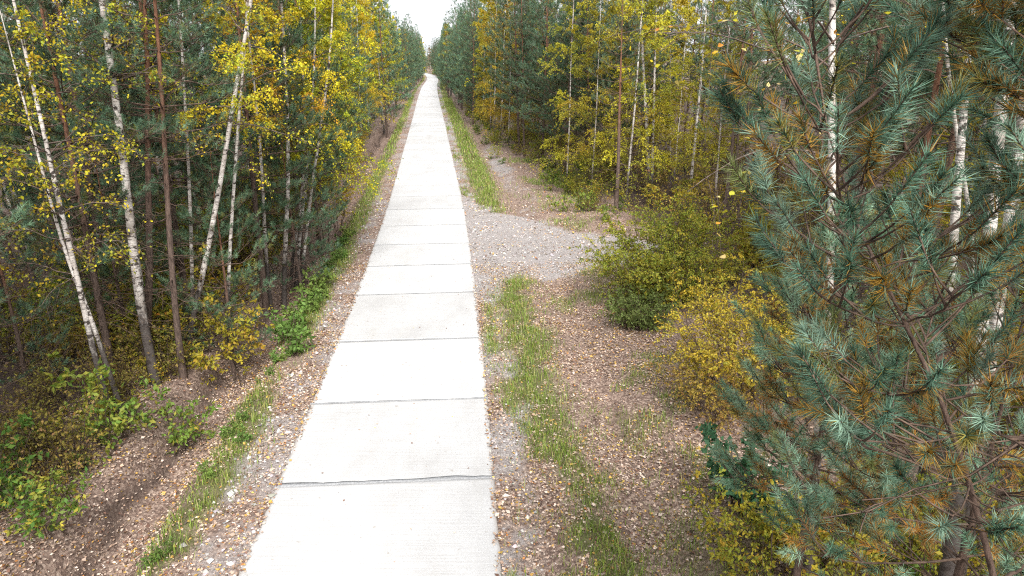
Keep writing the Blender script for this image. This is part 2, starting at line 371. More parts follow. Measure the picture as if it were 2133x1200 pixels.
# ------------------------------------------------------------------ concrete road, slab by slab
def build_road():
    root = tag(empty('road', (0, 0, 0)), kind='structure', label='narrow pale concrete road of cast slabs')
    J = [G(0, y)[1] for y in (1005, 836, 709, 612, 553, 509, 470, 436, 409)]
    J = [J[0] - 11.6, J[0] - 8.7, J[0] - 5.8, J[0] - 2.95] + J
    while J[-1] < 330: J.append(J[-1] + 3.05)
    r = rs(3)
    def frame(y):
        s = (xc(y + .2) - xc(y - .2)) / .4; T = np.array([s, 1.]) / math.hypot(s, 1); return np.array([float(xc(y)), y]), T, np.array([T[1], -T[0]])
    edges = []
    for y in J:
        c, T, Nn = frame(y); edges.append((c, T, Nn))
    for i in range(len(J) - 1):
        near = J[i] < 60; m = 34 if near else 12
        g = .008
        cols_u = [0, .004, .016, .05, .5, .95, .984, .996, 1]; zs = [.006, .02, .02, .02, .02, .02, .02, .02, .006]; dirt = [1, .9, .5, .12, 0, .12, .5, .9, 1]
        V = []; C_ = []
        dz = (r.rand() - .5) * .004
        ch = np.where(r.rand(m, 2) < .12, r.rand(m, 2) * .035, 0) + r.normal(size=(m, 2)) * .008 if near else np.zeros((m, 2))
        cen = np.array([float(xc((J[i] + J[i + 1]) / 2)), (J[i] + J[i + 1]) / 2])
        for q, s_ in enumerate(np.linspace(0, 1, m)):
            y = J[i] + (J[i + 1] - J[i]) * s_; c, T, Nn = frame(y)
            if q == 0: c = c + T * g
            if q == m - 1: c = c - T * g
            for u_, z_, d_ in zip(cols_u, zs, dirt):
                lat = (-ROAD_W / 2 + ch[q, 0]) * (1 - u_) + (ROAD_W / 2 - ch[q, 1]) * u_; p_ = c + Nn * lat - cen
                V.append((p_[0], p_[1], z_ + dz)); C_.append((d_, d_, d_))
        K = len(cols_u); ii = np.arange(m - 1)[:, None]; jj = np.arange(K - 1)[None]
        tq = np.stack([ii * K + jj, ii * K + jj + 1, (ii + 1) * K + jj + 1, (ii + 1) * K + jj], -1).reshape(-1, 4)
        rim = np.concatenate([np.arange(K - 1), np.arange(m - 1) * K + K - 1, m * K - 1 - np.arange(K - 1), (m - 1 - np.arange(m - 1)) * K]); V = np.array(V); n0 = len(V)
        low = V[rim].copy(); low[:, 2] = -.2; k_ = np.arange(len(rim)); k1 = (k_ + 1) % len(rim)
        geo = Geo(); geo.add(np.vstack([V, low]), np.vstack([tq, np.stack([n0 + k_, n0 + k1, rim[k1], rim[k_]], 1)]), np.vstack([C_, np.ones((len(rim), 3))]))
        o = mobj('concrete_slab', geo.mesh('concrete_slab', M['concrete']), root); o.location = (cen[0], cen[1], 0)
        # sealed joint at the far end of the slab
        if J[i] < 30:
            c, T, Nn = edges[i + 1]; n = 34
            s = np.linspace(-ROAD_W / 2 - .01, ROAD_W / 2 + .01, n)
            y0 = J[i + 1]; amp = 1.0 if y0 < 12 else (.45 if y0 < 15 else (.28 if y0 < 18 else (.15 if y0 < 24 else .05)))
            wv = np.cumsum(r.normal(size=n)) * .006; wv -= np.linspace(wv[0], wv[-1], n)
            hw = amp * (.018 + .035 * np.abs(np.interp(s, np.linspace(-2, 2, 9), r.rand(9)))) + r.rand(n) * .004 * min(1, amp * 3) + .003
            A = c[None] + Nn[None] * s[:, None] + T[None] * (wv + hw)[:, None]; B = c[None] + Nn[None] * s[:, None] + T[None] * (wv - hw)[:, None]
            Z = np.full((n, 1), .026); V = np.vstack([np.hstack([A, Z]), np.hstack([B, Z]), np.hstack([A, Z - .05]), np.hstack([B, Z - .05])]); k = np.arange(n - 1)
            geo = Geo(); geo.add(V, np.vstack([np.stack([n + k, n + k + 1, k + 1, k], 1), np.stack([2*n + k, k, k + 1, 2*n + k + 1], 1), np.stack([n + k, 3*n + k, 3*n + k + 1, n + k + 1], 1)]))
            mobj('joint_sealant', geo.mesh('joint_sealant', M['sealant'], False, False), root)
build_road()

# ------------------------------------------------------------------ leaf litter, grass, stones (uncountable)
DRY = [((.52, .39, .31), 5), ((.62, .505, .43), 4), ((.40, .275, .205), 4), ((.20, .11, .08), 3), ((.55, .33, .09), 1.6), ((.60, .42, .10), .9), ((.44, .19, .06), .7)]
def build_litter():
    r = rs(11); geo = Geo()
    def scatter(n, y0, y1, o0, o1, size, dens, dim=1.0):
        y = r.uniform(y0, y1, n); side = r.rand(n) < .5
        off = r.uniform(o0, o1, n); x = np.where(side, xl(y) - off, xr(y) + off)
        g, gr, dk = zones(x, y); keep = (r.rand(n) < dens(x, y, g, gr, dk)) & (np.abs(x) < .77 * dep(y) + .5)
        x, y = x[keep], y[keep]; n = len(x)
        z = np.where((x > xl(y) - .03) & (x < xr(y) + .03), .026, zt(x, y)) + r.uniform(.003, .028, n)
        a = r.uniform(0, 2 * math.pi, n); ax = np.stack([np.cos(a), np.sin(a), r.normal(size=n) * .25], 1)
        up = nrm(np.stack([r.normal(size=n) * .35, r.normal(size=n) * .35, np.ones(n)], 1)); b = nrm(np.cross(ax, up)); nn = np.cross(b, ax)
        L = (size * r.gamma(9, 1 / 9., n).clip(.4, 2))[:, None]; W = L * r.uniform(.22, .46, (n, 1)); p = np.stack([x, y, z], 1)
        cv = L * r.uniform(-.1, .22, (n, 1))
        mid = p + ax * L * .45
        V = np.stack([p, mid + b * W + nn * cv, p + ax * L, mid - b * W + nn * cv], 1).reshape(-1, 3)
        geo.add(V, np.arange(n)[:, None] * 4 + np.arange(4)[None], np.repeat(pick(r, DRY, n) * r.uniform(.6, 1.08, (n, 1)) * dim, 4, 0))
    base = lambda k: (lambda x, y, g, gr, dk: k * (1 - .5 * g) * (1 - .6 * gr) * (1 - .3 * dk) * (.15 + 1.3 * sm(.25, .7, fbm(x, y, .8, 30))))
    scatter(98000, 6.3, 22, -.07, 4.6, .042, base(1.0)); scatter(24000, 6.3, 24, .1, 4.4, .04, lambda x, y, g, gr, dk: sm(.45, .7, fbm(x, y, .5, 31)) * (1 - .4 * g), .35)
    scatter(26000, 22, 45, -.02, 6.5, .065, base(.8))
    scatter(24000, 7, 32, 3.4, 12, .065, base(.55))
    scatter(9000, 45, 90, 0, 6, .10, base(.7))
    # a few leaves and crumbs on the slabs
    n = 330; y = r.uniform(6.3, 60, n) ** 1.0; x = xc(y) + r.uniform(-1.7, 1.7, n); p = np.stack([x, y, np.full(n, .027)], 1)
    a = r.uniform(0, 6.28, n); ax = np.stack([np.cos(a), np.sin(a), .05 * np.ones(n)], 1); b = np.stack([-np.sin(a), np.cos(a), .1 * np.ones(n)], 1); L = r.uniform(.012, .055, (n, 1))
    V = np.stack([p, p + ax * L * .5 + b * L * .35, p + ax * L, p + ax * L * .5 - b * L * .3], 1).reshape(-1, 3); V[:, 2] = np.maximum(V[:, 2], .026)
    geo.add(V, np.arange(n)[:, None] * 4 + np.arange(4)[None], np.repeat(pick(r, DRY, n) * .9, 4, 0))
    tag(mobj('fallen_leaves', geo.mesh('fallen_leaves', M['litter'])), 'pinkish tan fallen birch leaves carpeting the verges', 'leaves', kind='stuff')
build_litter()

GREEN = [((.17, .27, .04), 4), ((.24, .32, .055), 3), ((.10, .15, .03), 2), ((.30, .28, .09), 1.6), ((.40, .33, .16), 1)]
def build_grass():
    r = rs(12); geo = Geo()
    def blades(n, y0, y1, o0, o1, ln, wd, side=None):
        y = r.uniform(y0, y1, n); s = (r.rand(n) < .4) if side is None else np.full(n, side == 'l')
        off = r.uniform(o0, o1, n); x = np.where(s, xl(y) - off, xr(y) + off); g, gr, dk = zones(x, y)
        tuft = sm(.35, .65, vn(x, y, .22, 40)); keep = r.rand(n) < gr * (.3 + .7 * tuft) * .9; x, y = x[keep], y[keep]; n = len(x)
        p = np.stack([x, y, zt(x, y) - .01], 1); L = (ln * r.uniform(.4, 1.3, n))[:, None]
        a = r.uniform(0, 6.28, n); h = np.stack([np.cos(a), np.sin(a), np.zeros(n)], 1); lean = r.uniform(.1, .8, (n, 1)); b = np.stack([-np.sin(a), np.cos(a), np.zeros(n)], 1)
        W = (wd * r.uniform(.6, 1.3, n))[:, None]; up = np.array([[0, 0, 1.]])
        m = p + up * L * .6 + h * L * lean * .35; tp = p + up * L * (1 - .35 * lean) + h * L * lean
        V = np.stack([p - b * W * .5, p + b * W * .5, m + b * W * .4, tp, m - b * W * .4], 1).reshape(-1, 3); i = np.arange(n)[:, None] * 5
        geo.add(V, i + np.array([[0, 1, 2, 4]]), np.repeat(pick(r, GREEN, n), 5, 0)); geo.f.append(geo.f[-1][:, :1] + np.array([[4, 2, 3]]))
    blades(230000, 6.3, 24, 0, 4.5, .17, .008); blades(110000, 24, 45, 0, 6, .2, .015); blades(60000, 45, 120, 0, 4, .24, .035); blades(9000, 120, 230, 0, 4, .3, .07)
    tag(mobj('grass', geo.mesh('grass', M['grass'])), 'short green grass growing in strips beside the road', 'grass', kind='stuff')
build_grass()

def build_stones():
    r = rs(13); geo = Geo(); n = 26000
    y = r.uniform(6.3, 32, n); x = np.where(r.rand(n) < .3, xl(y) - r.uniform(-.04, 1.4, n), xr(y) + r.uniform(-.04, 9, n)); g, gr, dk = zones(x, y)
    k = r.rand(n) < g * .8; x, y = x[k], y[k]; n = len(x); s = r.gamma(2.2, .008, n).clip(.008, .06)[:, None]
    p = np.stack([x, y, np.where((x > xl(y)) & (x < xr(y)), .022, zt(x, y)) + s[:, 0] * .2], 1)
    o = np.array([[1, 0, 0], [0, 1, 0], [-1, 0, 0], [0, -1, 0], [0, 0, .8], [0, 0, -.8]], float)
    V = p[:, None] + s[:, None] * (o[None] * r.uniform(.6, 1.3, (n, 6, 1)) + r.normal(size=(n, 6, 3)) * .18)
    f = np.array([[0, 1, 4], [1, 2, 4], [2, 3, 4], [3, 0, 4]])
    c = np.array([.34, .32, .315]) * r.uniform(.55, 1.5, (n, 1)) * (1 + r.normal(size=(n, 3)) * .04)
    geo.add(V.reshape(-1, 3), (np.arange(n)[:, None, None] * 6 + f[None]).reshape(-1, 3), np.repeat(c, 6, 0))
    tag(mobj('gravel', geo.mesh('gravel', M['stone'])), 'loose grey gravel stones on the turnout and shoulders', 'gravel', kind='stuff')
build_stones()

# ------------------------------------------------------------------ trees
YEL = [((.70, .52, .03), 4), ((.54, .48, .035), 4), ((.34, .38, .04), 3), ((.68, .40, .03), 1.2), ((.14, .18, .035), 1.5)]
LIM = [((.46, .46, .035), 4), ((.33, .39, .04), 4), ((.60, .48, .03), 2.5), ((.13, .18, .035), 2), ((.5, .3, .03), .7)]
OLV = [((.52, .43, .045), 4), ((.40, .38, .045), 4), ((.60, .45, .035), 1.8), ((.17, .20, .04), 2.5), ((.42, .24, .03), .8)]
ORG = [((.44, .22, .04), 4), ((.38, .27, .05), 3), ((.25, .2, .05), 2)]
PIN = [((.085, .155, .09), 5), ((.135, .22, .14), 4), ((.055, .10, .058), 4), ((.15, .17, .05), 1)]
PINY = [((.13, .14, .05), 3), ((.20, .15, .045), 2), ((.07, .11, .065), 3)]

def wild_path(r, H, lean=.05, wob=.12):
    n = 9; t = np.linspace(0, 1, n); d = r.uniform(0, 6.28); l = abs(r.normal()) * lean * H
    p = np.stack([math.cos(d) * l * t + np.cumsum(r.normal(size=n)) * wob * .25, math.sin(d) * l * t + np.cumsum(r.normal(size=n)) * wob * .25, t * H], 1); p[:, :2] -= p[0, :2]
    return p

def birch(r, path, r0, cs=.35, spread=1.7, nprim=34, ntw=9, nleaf=30, leaf=.055, pal=YEL, k=7, foot=2.2, toward=None, sparse_low=True):
    """returns meshes for trunk, branches, crown; path is local (base at origin)"""
    p = resample(path, 22); H = p[-1, 2]; n = len(p); tt = np.linspace(0, 1, n)
    rad = r0 * ((1 - tt) ** .85 * .93 + .05) + r0 * .35 * np.exp(-tt * H / .25); rad[-1] = .004
    p2 = p.copy(); p2[0, 2] -= .25
    tg = Geo(); age = np.clip(1 - p[:, 2] / foot, 0, 1)
    tubes(tg, p2[None], rad[None], k, np.stack([np.repeat(age, k)] * 3, 1))
    # limbs
    t = np.sort(r.uniform(cs, .985, nprim)); t[-1] = .985; u = (t - cs) / (1 - cs)
    az = np.arange(nprim) * 2.4 + r.uniform(0, 6.28) + r.normal(size=nprim) * .4
    L = spread * ((1 - u) ** .75 * .85 + .14) * r.uniform(.55, 1.15, nprim)
    if toward is not None: L = L * (1 + .35 * np.cos(az - toward))
    el = R(28) + u * R(32) + r.normal(size=nprim) * .18
    d0 = np.stack([np.cos(az) * np.cos(el), np.sin(az) * np.cos(el), np.sin(el)], 1); s = np.linspace(0, 1, 7)
    base = lerp_path(p, t)
    B = base[:, None] + d0[:, None] * (L[:, None] * s)[..., None]
    B[..., 2] += -(L[:, None] * .38 * s ** 2) * (1 - .5 * u[:, None]); B += np.cumsum(r.normal(size=B.shape) * .022, 1) * L[:, None, None] * (s > 0)[None, :, None]
    rb = np.interp(t, tt, rad) * .36
    bg_ = Geo(); tubes(bg_, B, np.maximum(rb[:, None] * (1 - .85 * s), .0035), 4)
    nt_ = nprim * ntw; bi = np.repeat(np.arange(nprim), ntw); ts = r.uniform(.22, 1, nt_)
    q, td = blerp(B, bi, ts); Lt = L[bi] * r.uniform(.18, .42, nt_) * (1.15 - .5 * ts) + .1
    d = nrm(td * .9 + randdir(r, nt_) * .75 + np.array([0, 0, .05])); s4 = np.linspace(0, 1, 3)
    Tw = q[:, None] + d[:, None] * (Lt[:, None] * s4)[..., None]; Tw[..., 2] -= Lt[:, None] * .45 * s4 ** 2
    tubes(bg_, Tw, np.full((nt_, 1), .0032) * (1.2 - s4), 3)
    cg = Geo()
    w_ = .25 + .75 * sm(0, .12, u[bi]) if sparse_low else np.ones(nt_)
    cnt = r.poisson(nleaf * w_ * r.uniform(.3, 1.6, nt_)); li = np.repeat(np.arange(nt_), cnt); ls = r.uniform(.05, 1.05, len(li))
    lp, ld = blerp(Tw, li, ls); lp = lp + randdir(r, len(li)) * r.uniform(.01, .075, (len(li), 1))
    # each limb keeps one leaning of hue
    lc = pick(r, pal, len(li)) * .55 + pick(r, pal, nprim)[bi[li]] * .45
    leaves(cg, r, lp, leaf, pal, flat=.6, cols=lc)
    return {'trunk': tg.mesh('birch_trunk', M['birch'], True), 'branches': bg_.mesh('birch_branches', M['btwig'], True, False), 'crown': cg.mesh('birch_crown', M['leaf'])}

def needles(geo, r, base, d, ln, npn, nl, wd, cols, alt=None, isold=None):
    """base (S,3) shoot starts, d (S,3) directions, ln (S,) lengths"""
    S = len(base)
    if S == 0: return
    i = np.repeat(np.arange(S), npn); n = len(i); s = r.uniform(0.02, 1, n); dd = d[i]
    pr = nrm(np.cross(dd, randdir(r, n))); ph = r.uniform(R(28), R(74), n) * (1.15 - .5 * s)
    nd = dd * np.cos(ph)[:, None] + pr * np.sin(ph)[:, None]; L = (nl * r.uniform(.75, 1.15, n))[:, None]
    p = base[i] + dd * (ln[i] * s)[:, None]; b = nrm(np.cross(nd, randdir(r, n))) * wd * .5
    tip = p + nd * L; tip[:, 2] -= L[:, 0] * .08
    V = np.stack([p - b, p + b, tip], 1).reshape(-1, 3)
    c = cols[i] * (1 + r.normal(size=(n, 1)) * .2).clip(.5, 1.6)
    if alt is not None:                     # odd needles of the other age in every shoot
        sw = r.rand(n) < np.where(isold[i], .38, .07) * 1.0; c[sw] = alt[i][sw]
    geo.add(V, np.arange(n)[:, None] * 3 + np.arange(3)[None], np.repeat(c, 3, 0))

def pine(r, path, r0, cs=.4, spread=1.7, whorl=.5, nper=5, tw_per_m=7, npn=26, nl=.085, wd=.006, ndead=26, pal=PIN, old=PINY, k=7, oldamt=.3, shoot=.16, top_el=50, red=.9, tmin=.3):
    p = resample(path, 20); H = p[-1, 2]; n = len(p); tt = np.linspace(0, 1, n)
    rad = r0 * ((1 - tt) ** .9 * .95 + .03) + r0 * .25 * np.exp(-tt * H / .3); rad[-1] = .006
    p2 = p.copy(); p2[0, 2] -= .25; tg = Geo(); up_ = sm(.25, .65, tt) * red
    tubes(tg, p2[None], rad[None], k, np.stack([np.repeat(up_, k)] * 3, 1))
    hz = np.arange(cs * H, H - .08, whorl); t = np.repeat(hz / H, nper) + r.normal(size=len(hz) * nper) * .004; u = np.clip((t - cs) / (1 - cs), 0, 1); nb = len(t)
    az = np.tile(np.arange(nper) * 2 * math.pi / nper, len(hz)) + np.repeat(r.uniform(0, 6.28, len(hz)), nper) + r.normal(size=nb) * .25
    L = spread * ((1 - u) ** .8 * (.55 + .45 * sm(0, .25, u)) + .05) * r.uniform(.6, 1.15, nb) + .08
    el = R(2) + u ** 2 * R(top_el) + r.normal(size=nb) * .12; s = np.linspace(0, 1, 7)
    d0 = np.stack([np.cos(az) * np.cos(el), np.sin(az) * np.cos(el), np.sin(el)], 1); base = lerp_path(p, t)
    B = base[:, None] + d0[:, None] * (L[:, None] * s)[..., None]; B[..., 2] += L[:, None] * (.28 * s ** 2 - .1 * s); B += np.cumsum(r.normal(size=B.shape) * .02, 1) * L[:, None, None] * (s > 0)[None, :, None]
    bg_ = Geo(); rb = np.minimum(np.interp(t, tt, rad) * .4, .006 + .008 * L); tubes(bg_, B, np.maximum(rb[:, None] * (1 - .8 * s), .0035), 5)
    cnt = np.maximum(2, (L * tw_per_m).astype(int)); bi = np.repeat(np.arange(nb), cnt); m = len(bi); ts = r.uniform(tmin, .97, m) ** .8
    q, td = blerp(B, bi, ts); side = np.where(r.rand(m) < .5, -1, 1)[:, None]; hor = nrm(np.cross(td, np.array([[0, 0, 1.]]))) * side
    d = nrm(td * .75 + hor * .75 + np.stack([np.zeros(m), np.zeros(m), r.uniform(.05, .5, m)], 1) + randdir(r, m) * .2)
    Lt = (L[bi] * .38 * (1.15 - ts) + shoot * .7) * r.uniform(.7, 1.2, m); s4 = np.linspace(0, 1, 3)
    Tw = q[:, None] + d[:, None] * (Lt[:, None] * s4)[..., None]; Tw[..., 2] += Lt[:, None] * .15 * s4 ** 2
    tubes(bg_, Tw, np.full((m, 1), .005) * (1.2 - .7 * s4), 3)
    # shoots: along and at the end of twigs, end of branches, leader
    k2 = np.maximum(1, (Lt / (shoot * .75)).astype(int)); si = np.repeat(np.arange(m), k2); ss = r.uniform(.25, 1.0, len(si)); first = np.concatenate([[True], si[1:] != si[:-1]]); ss[first] = 1.0
    sb, sd = blerp(Tw, si, ss * .98); sdir_ = nrm(sd + randdir(r, len(si)) * .55 + np.array([0, 0, .35])); sdir_[first] = nrm(sd[first] + np.array([0, 0, .3]))
    tb, tdv = blerp(B, np.arange(nb), np.full(nb, .98)); top = p[-1:]
    allb = np.vstack([sb, tb, top]); alld = np.vstack([sdir_, nrm(tdv + np.array([0, 0, .2])), [[0, 0, 1.]]]); ln = shoot * r.uniform(.65, 1.25, len(allb))
    cols = pick(r, pal, len(allb)); io = np.concatenate([ts[si] * .5 + ss * .5, np.ones(nb + 1)]); isold = (r.rand(len(allb)) < oldamt * sm(.85, .45, 1 - (1 - io)) * 1.6)
    alt = np.where(isold[:, None], cols, pick(r, old, len(allb))); cols[isold] = pick(r, old, int(isold.sum())); ln[isold] *= .8
    if npn > 60: tubes(bg_, np.stack([allb, allb + alld * ln[:, None]], 1), np.full((len(allb), 2), .003) * np.array([[1.3, .8]]), 3)
    cg = Geo(); needles(cg, r, allb, alld, ln, npn, nl, wd, cols, alt, isold)
    # dead lower branches
    if ndead:
        t = r.uniform(.12, cs + .12, ndead); az = r.uniform(0, 6.28, ndead); L = r.uniform(.4, 1.0, ndead) * spread * .95; el = r.normal(size=ndead) * .2 - .05
        d0 = np.stack([np.cos(az) * np.cos(el), np.sin(az) * np.cos(el), np.sin(el)], 1); base = lerp_path(p, t)
        B = base[:, None] + d0[:, None] * (L[:, None] * s)[..., None]; B += np.cumsum(r.normal(size=B.shape) * .04, 1) * L[:, None, None] * (s > 0)[None, :, None]
        tubes(bg_, B, np.maximum(.011 * (1 - s), .003)[None] * np.ones((ndead, 1)), 3)
        bi = np.repeat(np.arange(ndead), 5); q, td = blerp(B, bi, r.uniform(.3, 1, len(bi))); d = nrm(td + randdir(r, len(bi)) * .8); Lt = r.uniform(.1, .45, len(bi))
        Tw = q[:, None] + d[:, None] * (Lt[:, None] * s4)[..., None] + np.cumsum(r.normal(size=(len(bi), 3, 3)) * .015, 1)
        tubes(bg_, Tw, np.full((len(bi), 3), .003), 3)
    return {'trunk': tg.mesh('pine_trunk', M['pine'], True), 'branches': bg_.mesh('pine_branches', M['ptwig'], True, False), 'crown': cg.mesh('pine_crown', M['needle'])}

def shrub(r, H=1.5, rad=.8, nst=8, ntw=9, nleaf=16, leaf=.06, pal=LIM, wide=.55, thick=.012, erect=.5, up_pal=None, low=.2, spt=3):
    a = r.uniform(0, 6.28, nst); rr = np.sqrt(r.rand(nst)) * rad; s = np.linspace(0, 1, 7); h = H * r.uniform(.55, 1.05, nst) * (1 - .35 * (rr / rad) ** 2)
    b0 = np.stack([np.cos(a) * rr * .25, np.sin(a) * rr * .25, np.full(nst, -.06)], 1); tip = np.stack([np.cos(a) * rr, np.sin(a) * rr, h], 1)
    S = b0[:, None] + (tip - b0)[:, None] * np.stack([s ** (1 + erect), s ** (1 + erect), s], 1)[None]; S += np.cumsum(r.normal(size=S.shape) * .018, 1) * H * (s > 0)[None, :, None]
    sg = Geo(); tubes(sg, S, (thick * r.uniform(.5, 1.2, (nst, 1))) * (1.05 - .85 * s), 4)
    bi = np.repeat(np.arange(nst), ntw); m = len(bi); ts = r.uniform(low, 1, m); q, td = blerp(S, bi, ts)
    d = nrm(td * .5 + randdir(r, m) * np.array([1, 1, .6]) + np.array([0, 0, .15])); Lt = r.uniform(.14, .36, m) * H * (1.2 - .6 * ts) * min(1, rad / H + .35); s4 = np.linspace(0, 1, spt)
    Tw = q[:, None] + d[:, None] * (Lt[:, None] * s4)[..., None]; Tw[..., 2] -= Lt[:, None] * .2 * s4 ** 2
    tubes(sg, Tw, np.full((m, 1), thick * .22) * (1.2 - .8 * s4), 3)
    cnt = r.poisson(nleaf * r.uniform(.4, 1.5, m)); li = np.repeat(np.arange(m), cnt); lp, ld = blerp(Tw, li, r.uniform(.1, 1.03, len(li)))
    lp = lp + randdir(r, len(li)) * r.uniform(0, leaf * .7, (len(li), 1)); cg = Geo(); c = pick(r, pal, len(li)) * .6 + pick(r, pal, m)[li] * .4
    if up_pal is not None:
        hi = r.rand(len(li)) < sm(.72, 1.0, lp[:, 2] / H); c[hi] = pick(r, up_pal, int(hi.sum()))
    leaves(cg, r, lp, leaf, pal, axis=ld * .5, flat=.9, wide=wide, cols=c)
    return {'stems': sg.mesh('shrub_stems', M['stem'], True, False), 'foliage': cg.mesh('shrub_foliage', M['leaf'])}

# prototypes ---------------------------------------------------------------
BY = [birch(rs(100 + i), wild_path(rs(200 + i), h), .055 + .01 * (i % 3), cs=.24, spread=2.1, nprim=44, ntw=11, nleaf=32, leaf=.066, pal=(YEL, LIM, YEL, LIM)[i]) for i, h in enumerate((12.5, 11.2, 13.0, 10.2))]
BE = [birch(rs(110 + i), wild_path(rs(210 + i), h, .03), .05 + .008 * (i % 3), cs=.16, spread=1.95, nprim=52, ntw=12, nleaf=34, leaf=.068, pal=(YEL, LIM, YEL)[i], toward=0.0) for i, h in enumerate((12.2, 11.4, 13.0))]
BO = [birch(rs(120 + i), wild_path(rs(220 + i), h), .05, cs=.1, spread=2.5, nprim=60, ntw=12, nleaf=30, leaf=.066, pal=OLV, sparse_low=False) for i, h in enumerate((12.0, 13.2, 10.8))]
PM = [pine(rs(140 + i), wild_path(rs(240 + i), h, .025, .08), .085 + .015 * (i % 3), cs=c, spread=sp_, npn=30, nl=.10, wd=.009, ndead=44) for i, (h, c, sp_) in enumerate(((12.0, .36, 2.1), (13.2, .42, 2.2), (10.8, .26, 2.0), (12.4, .32, 2.2)))]
PE = [pine(rs(150 + i), wild_path(rs(250 + i), h, .02, .07), .09, cs=c, spread=2.5, npn=30, nl=.10, wd=.009, tw_per_m=9, ndead=20) for i, (h, c) in enumerate(((12.4, .2), (11.4, .16), (13.0, .24)))]
BF = [birch(rs(160 + i), wild_path(rs(260 + i), h), .08, cs=.1, spread=2.5, nprim=34, ntw=9, nleaf=20, leaf=.14, pal=pl_, k=5) for i, (h, pl_) in enumerate(((12.5, YEL), (11.5, LIM), (12.5, OLV), (11., ORG)))]
PF = [pine(rs(180 + i), wild_path(rs(280 + i), h, .02, .06), .10, cs=c, spread=2.5, whorl=.55, tw_per_m=6, npn=16, nl=.17, wd=.024, ndead=8, k=5, shoot=.24) for i, (h, c) in enumerate(((12.5, .12), (13.5, .16), (11.5, .08)))]
SH = {
    'yel': [shrub(rs(300 + i), H=1.5, rad=1.0, nst=10, ntw=11, nleaf=12, leaf=.068, erect=-.1, pal=[((.46, .38, .04), 3), ((.33, .33, .045), 4), ((.18, .23, .04), 3), ((.46, .24, .03), .8)]) for i in range(3)],
    'grn': [shrub(rs(310 + i), H=1.1, rad=.55, nst=6, ntw=7, nleaf=9, leaf=.085, pal=[((.12, .20, .035), 4), ((.18, .26, .05), 3), ((.32, .29, .04), 1), ((.40, .26, .04), .5)]) for i in range(3)],
    'weed': [shrub(rs(320 + i), H=.5, rad=.3, nst=10, ntw=5, nleaf=7, leaf=.07, pal=[((.14, .23, .05), 4), ((.19, .28, .07), 3), ((.10, .16, .04), 2)], thick=.006) for i in range(3)],
    'sap': [shrub(rs(340 + i), H=3.0, rad=1.1, nst=6, ntw=16, nleaf=13, leaf=.06, pal=[((.40, .36, .04), 3), ((.28, .30, .045), 4), ((.17, .22, .04), 3), ((.48, .28, .03), .7)], thick=.014, low=.2) for i in range(3)],
    'brn': [shrub(rs(330 + i), H=1.0, rad=.7, nst=18, ntw=9, nleaf=3, leaf=.05, pal=[((.30, .24, .05), 3), ((.22, .2, .05), 3), ((.28, .17, .08), 2)], thick=.007) for i in range(2)],
}

# hero trees traced from the picture: (kind, pixel path top->foot, trunk radius, height, options, label)
placed = []                                  # feet already taken
def hero(kind, pix, r0, H, label, Y=None, seed=0, **kw):
    if Y is None: Y = G(*pix[-1])[1]
    pts = [P(a, b, Y) for a, b in pix][::-1]
    if pts[0][2] > .3:                       # foot is out of frame: carry the stem on down to the ground
        d = pts[0] - pts[1]; s = pts[0][2]; pts.insert(0, np.array([pts[0][0] + .5 * d[0] / max(abs(d[2]), .2) * s, Y, 0.]))
    pts = np.array(pts); foot = pts[0].copy(); foot[2] = float(zt(foot[0], foot[1]))
    r = rs(1000 + seed)
    pts[1:, 1] += np.linspace(0, 1, len(pts) - 1) * r.uniform(-.25, .35)
    if pts[-1][2] < H:                       # and on up beyond the frame
        d = nrm(pts[-1] - pts[-2]); d = nrm(d * .6 + np.array([0, 0, .4])); q = pts[-1] + d / d[2] * (H - pts[-1][2]); pts = np.vstack([pts, (pts[-1] + q) / 2, q])
    loc = pts - foot; loc[0] = 0
    fn = birch if kind == 'birch' else pine
    proto = fn(r, loc, r0, **kw)
    e = place('birch_tree' if kind == 'birch' else 'pine_tree', proto, tuple(foot)); tag(e, label, 'tree')
    placed.append((foot[0], foot[1], .9)); return e

BK = dict(foot=3.2, cs=.36, spread=1.7, nprim=34, ntw=9, nleaf=26, leaf=.06)
hero('birch', [(75, 180), (95, 270), (120, 400), (165, 590), (200, 760), (240, 890)], .06, 10, 'white birch bowing over the ditch bank, first stem on the forest edge', seed=1, pal=YEL, **{**BK, 'nleaf': 8})
hero('birch', [(120, 420), (150, 540), (190, 650), (225, 770), (262, 885)], .05, 7.5, 'greyer thin birch stem close beside the bowing white birch', seed=2, pal=LIM, **{**BK, 'nleaf': 7})
hero('birch', [(205, 0), (222, 120), (243, 240), (265, 420), (288, 620), (325, 800)], .105, 13, 'thickest white birch with bold black scars above the green saplings', seed=3, pal=LIM, **{**BK, 'nleaf': 12})
hero('birch', [(237, 0), (243, 120), (250, 230), (275, 430), (300, 640), (318, 770)], .06, 12, 'thin birch standing behind the thickest scarred birch', seed=4, pal=LIM, **{**BK, 'nleaf': 10})
hero('pine', [(300, 120), (302, 300), (308, 470), (312, 620), (300, 775)], .09, 11, 'reddish pine trunk between the scarred birch and the leaning birch', seed=5, cs=.45, spread=1.7)
hero('pine', [(312, 0), (330, 190), (345, 420), (362, 620), (382, 792)], .075, 11.5, 'slender dark red pine at the foot of the leaning birch', seed=6, cs=.4, spread=1.7)
hero('birch', [(372, 40), (382, 200), (392, 350), (399, 520), (405, 730)], .05, 12, 'slim straight birch behind the leaning birch', seed=7, pal=YEL, **{**BK, 'nleaf': 12})
hero('birch', [(522, 0), (500, 110), (478, 250), (455, 400), (425, 560), (388, 742)], .07, 13, 'pale birch leaning towards the road across other stems', seed=8, pal=YEL, **BK)
hero('birch', [(510, 60), (497, 210), (485, 400), (476, 560), (470, 720)], .05, 12, 'thin birch crossing in front of the leaning birch', seed=9, pal=YEL, **BK)
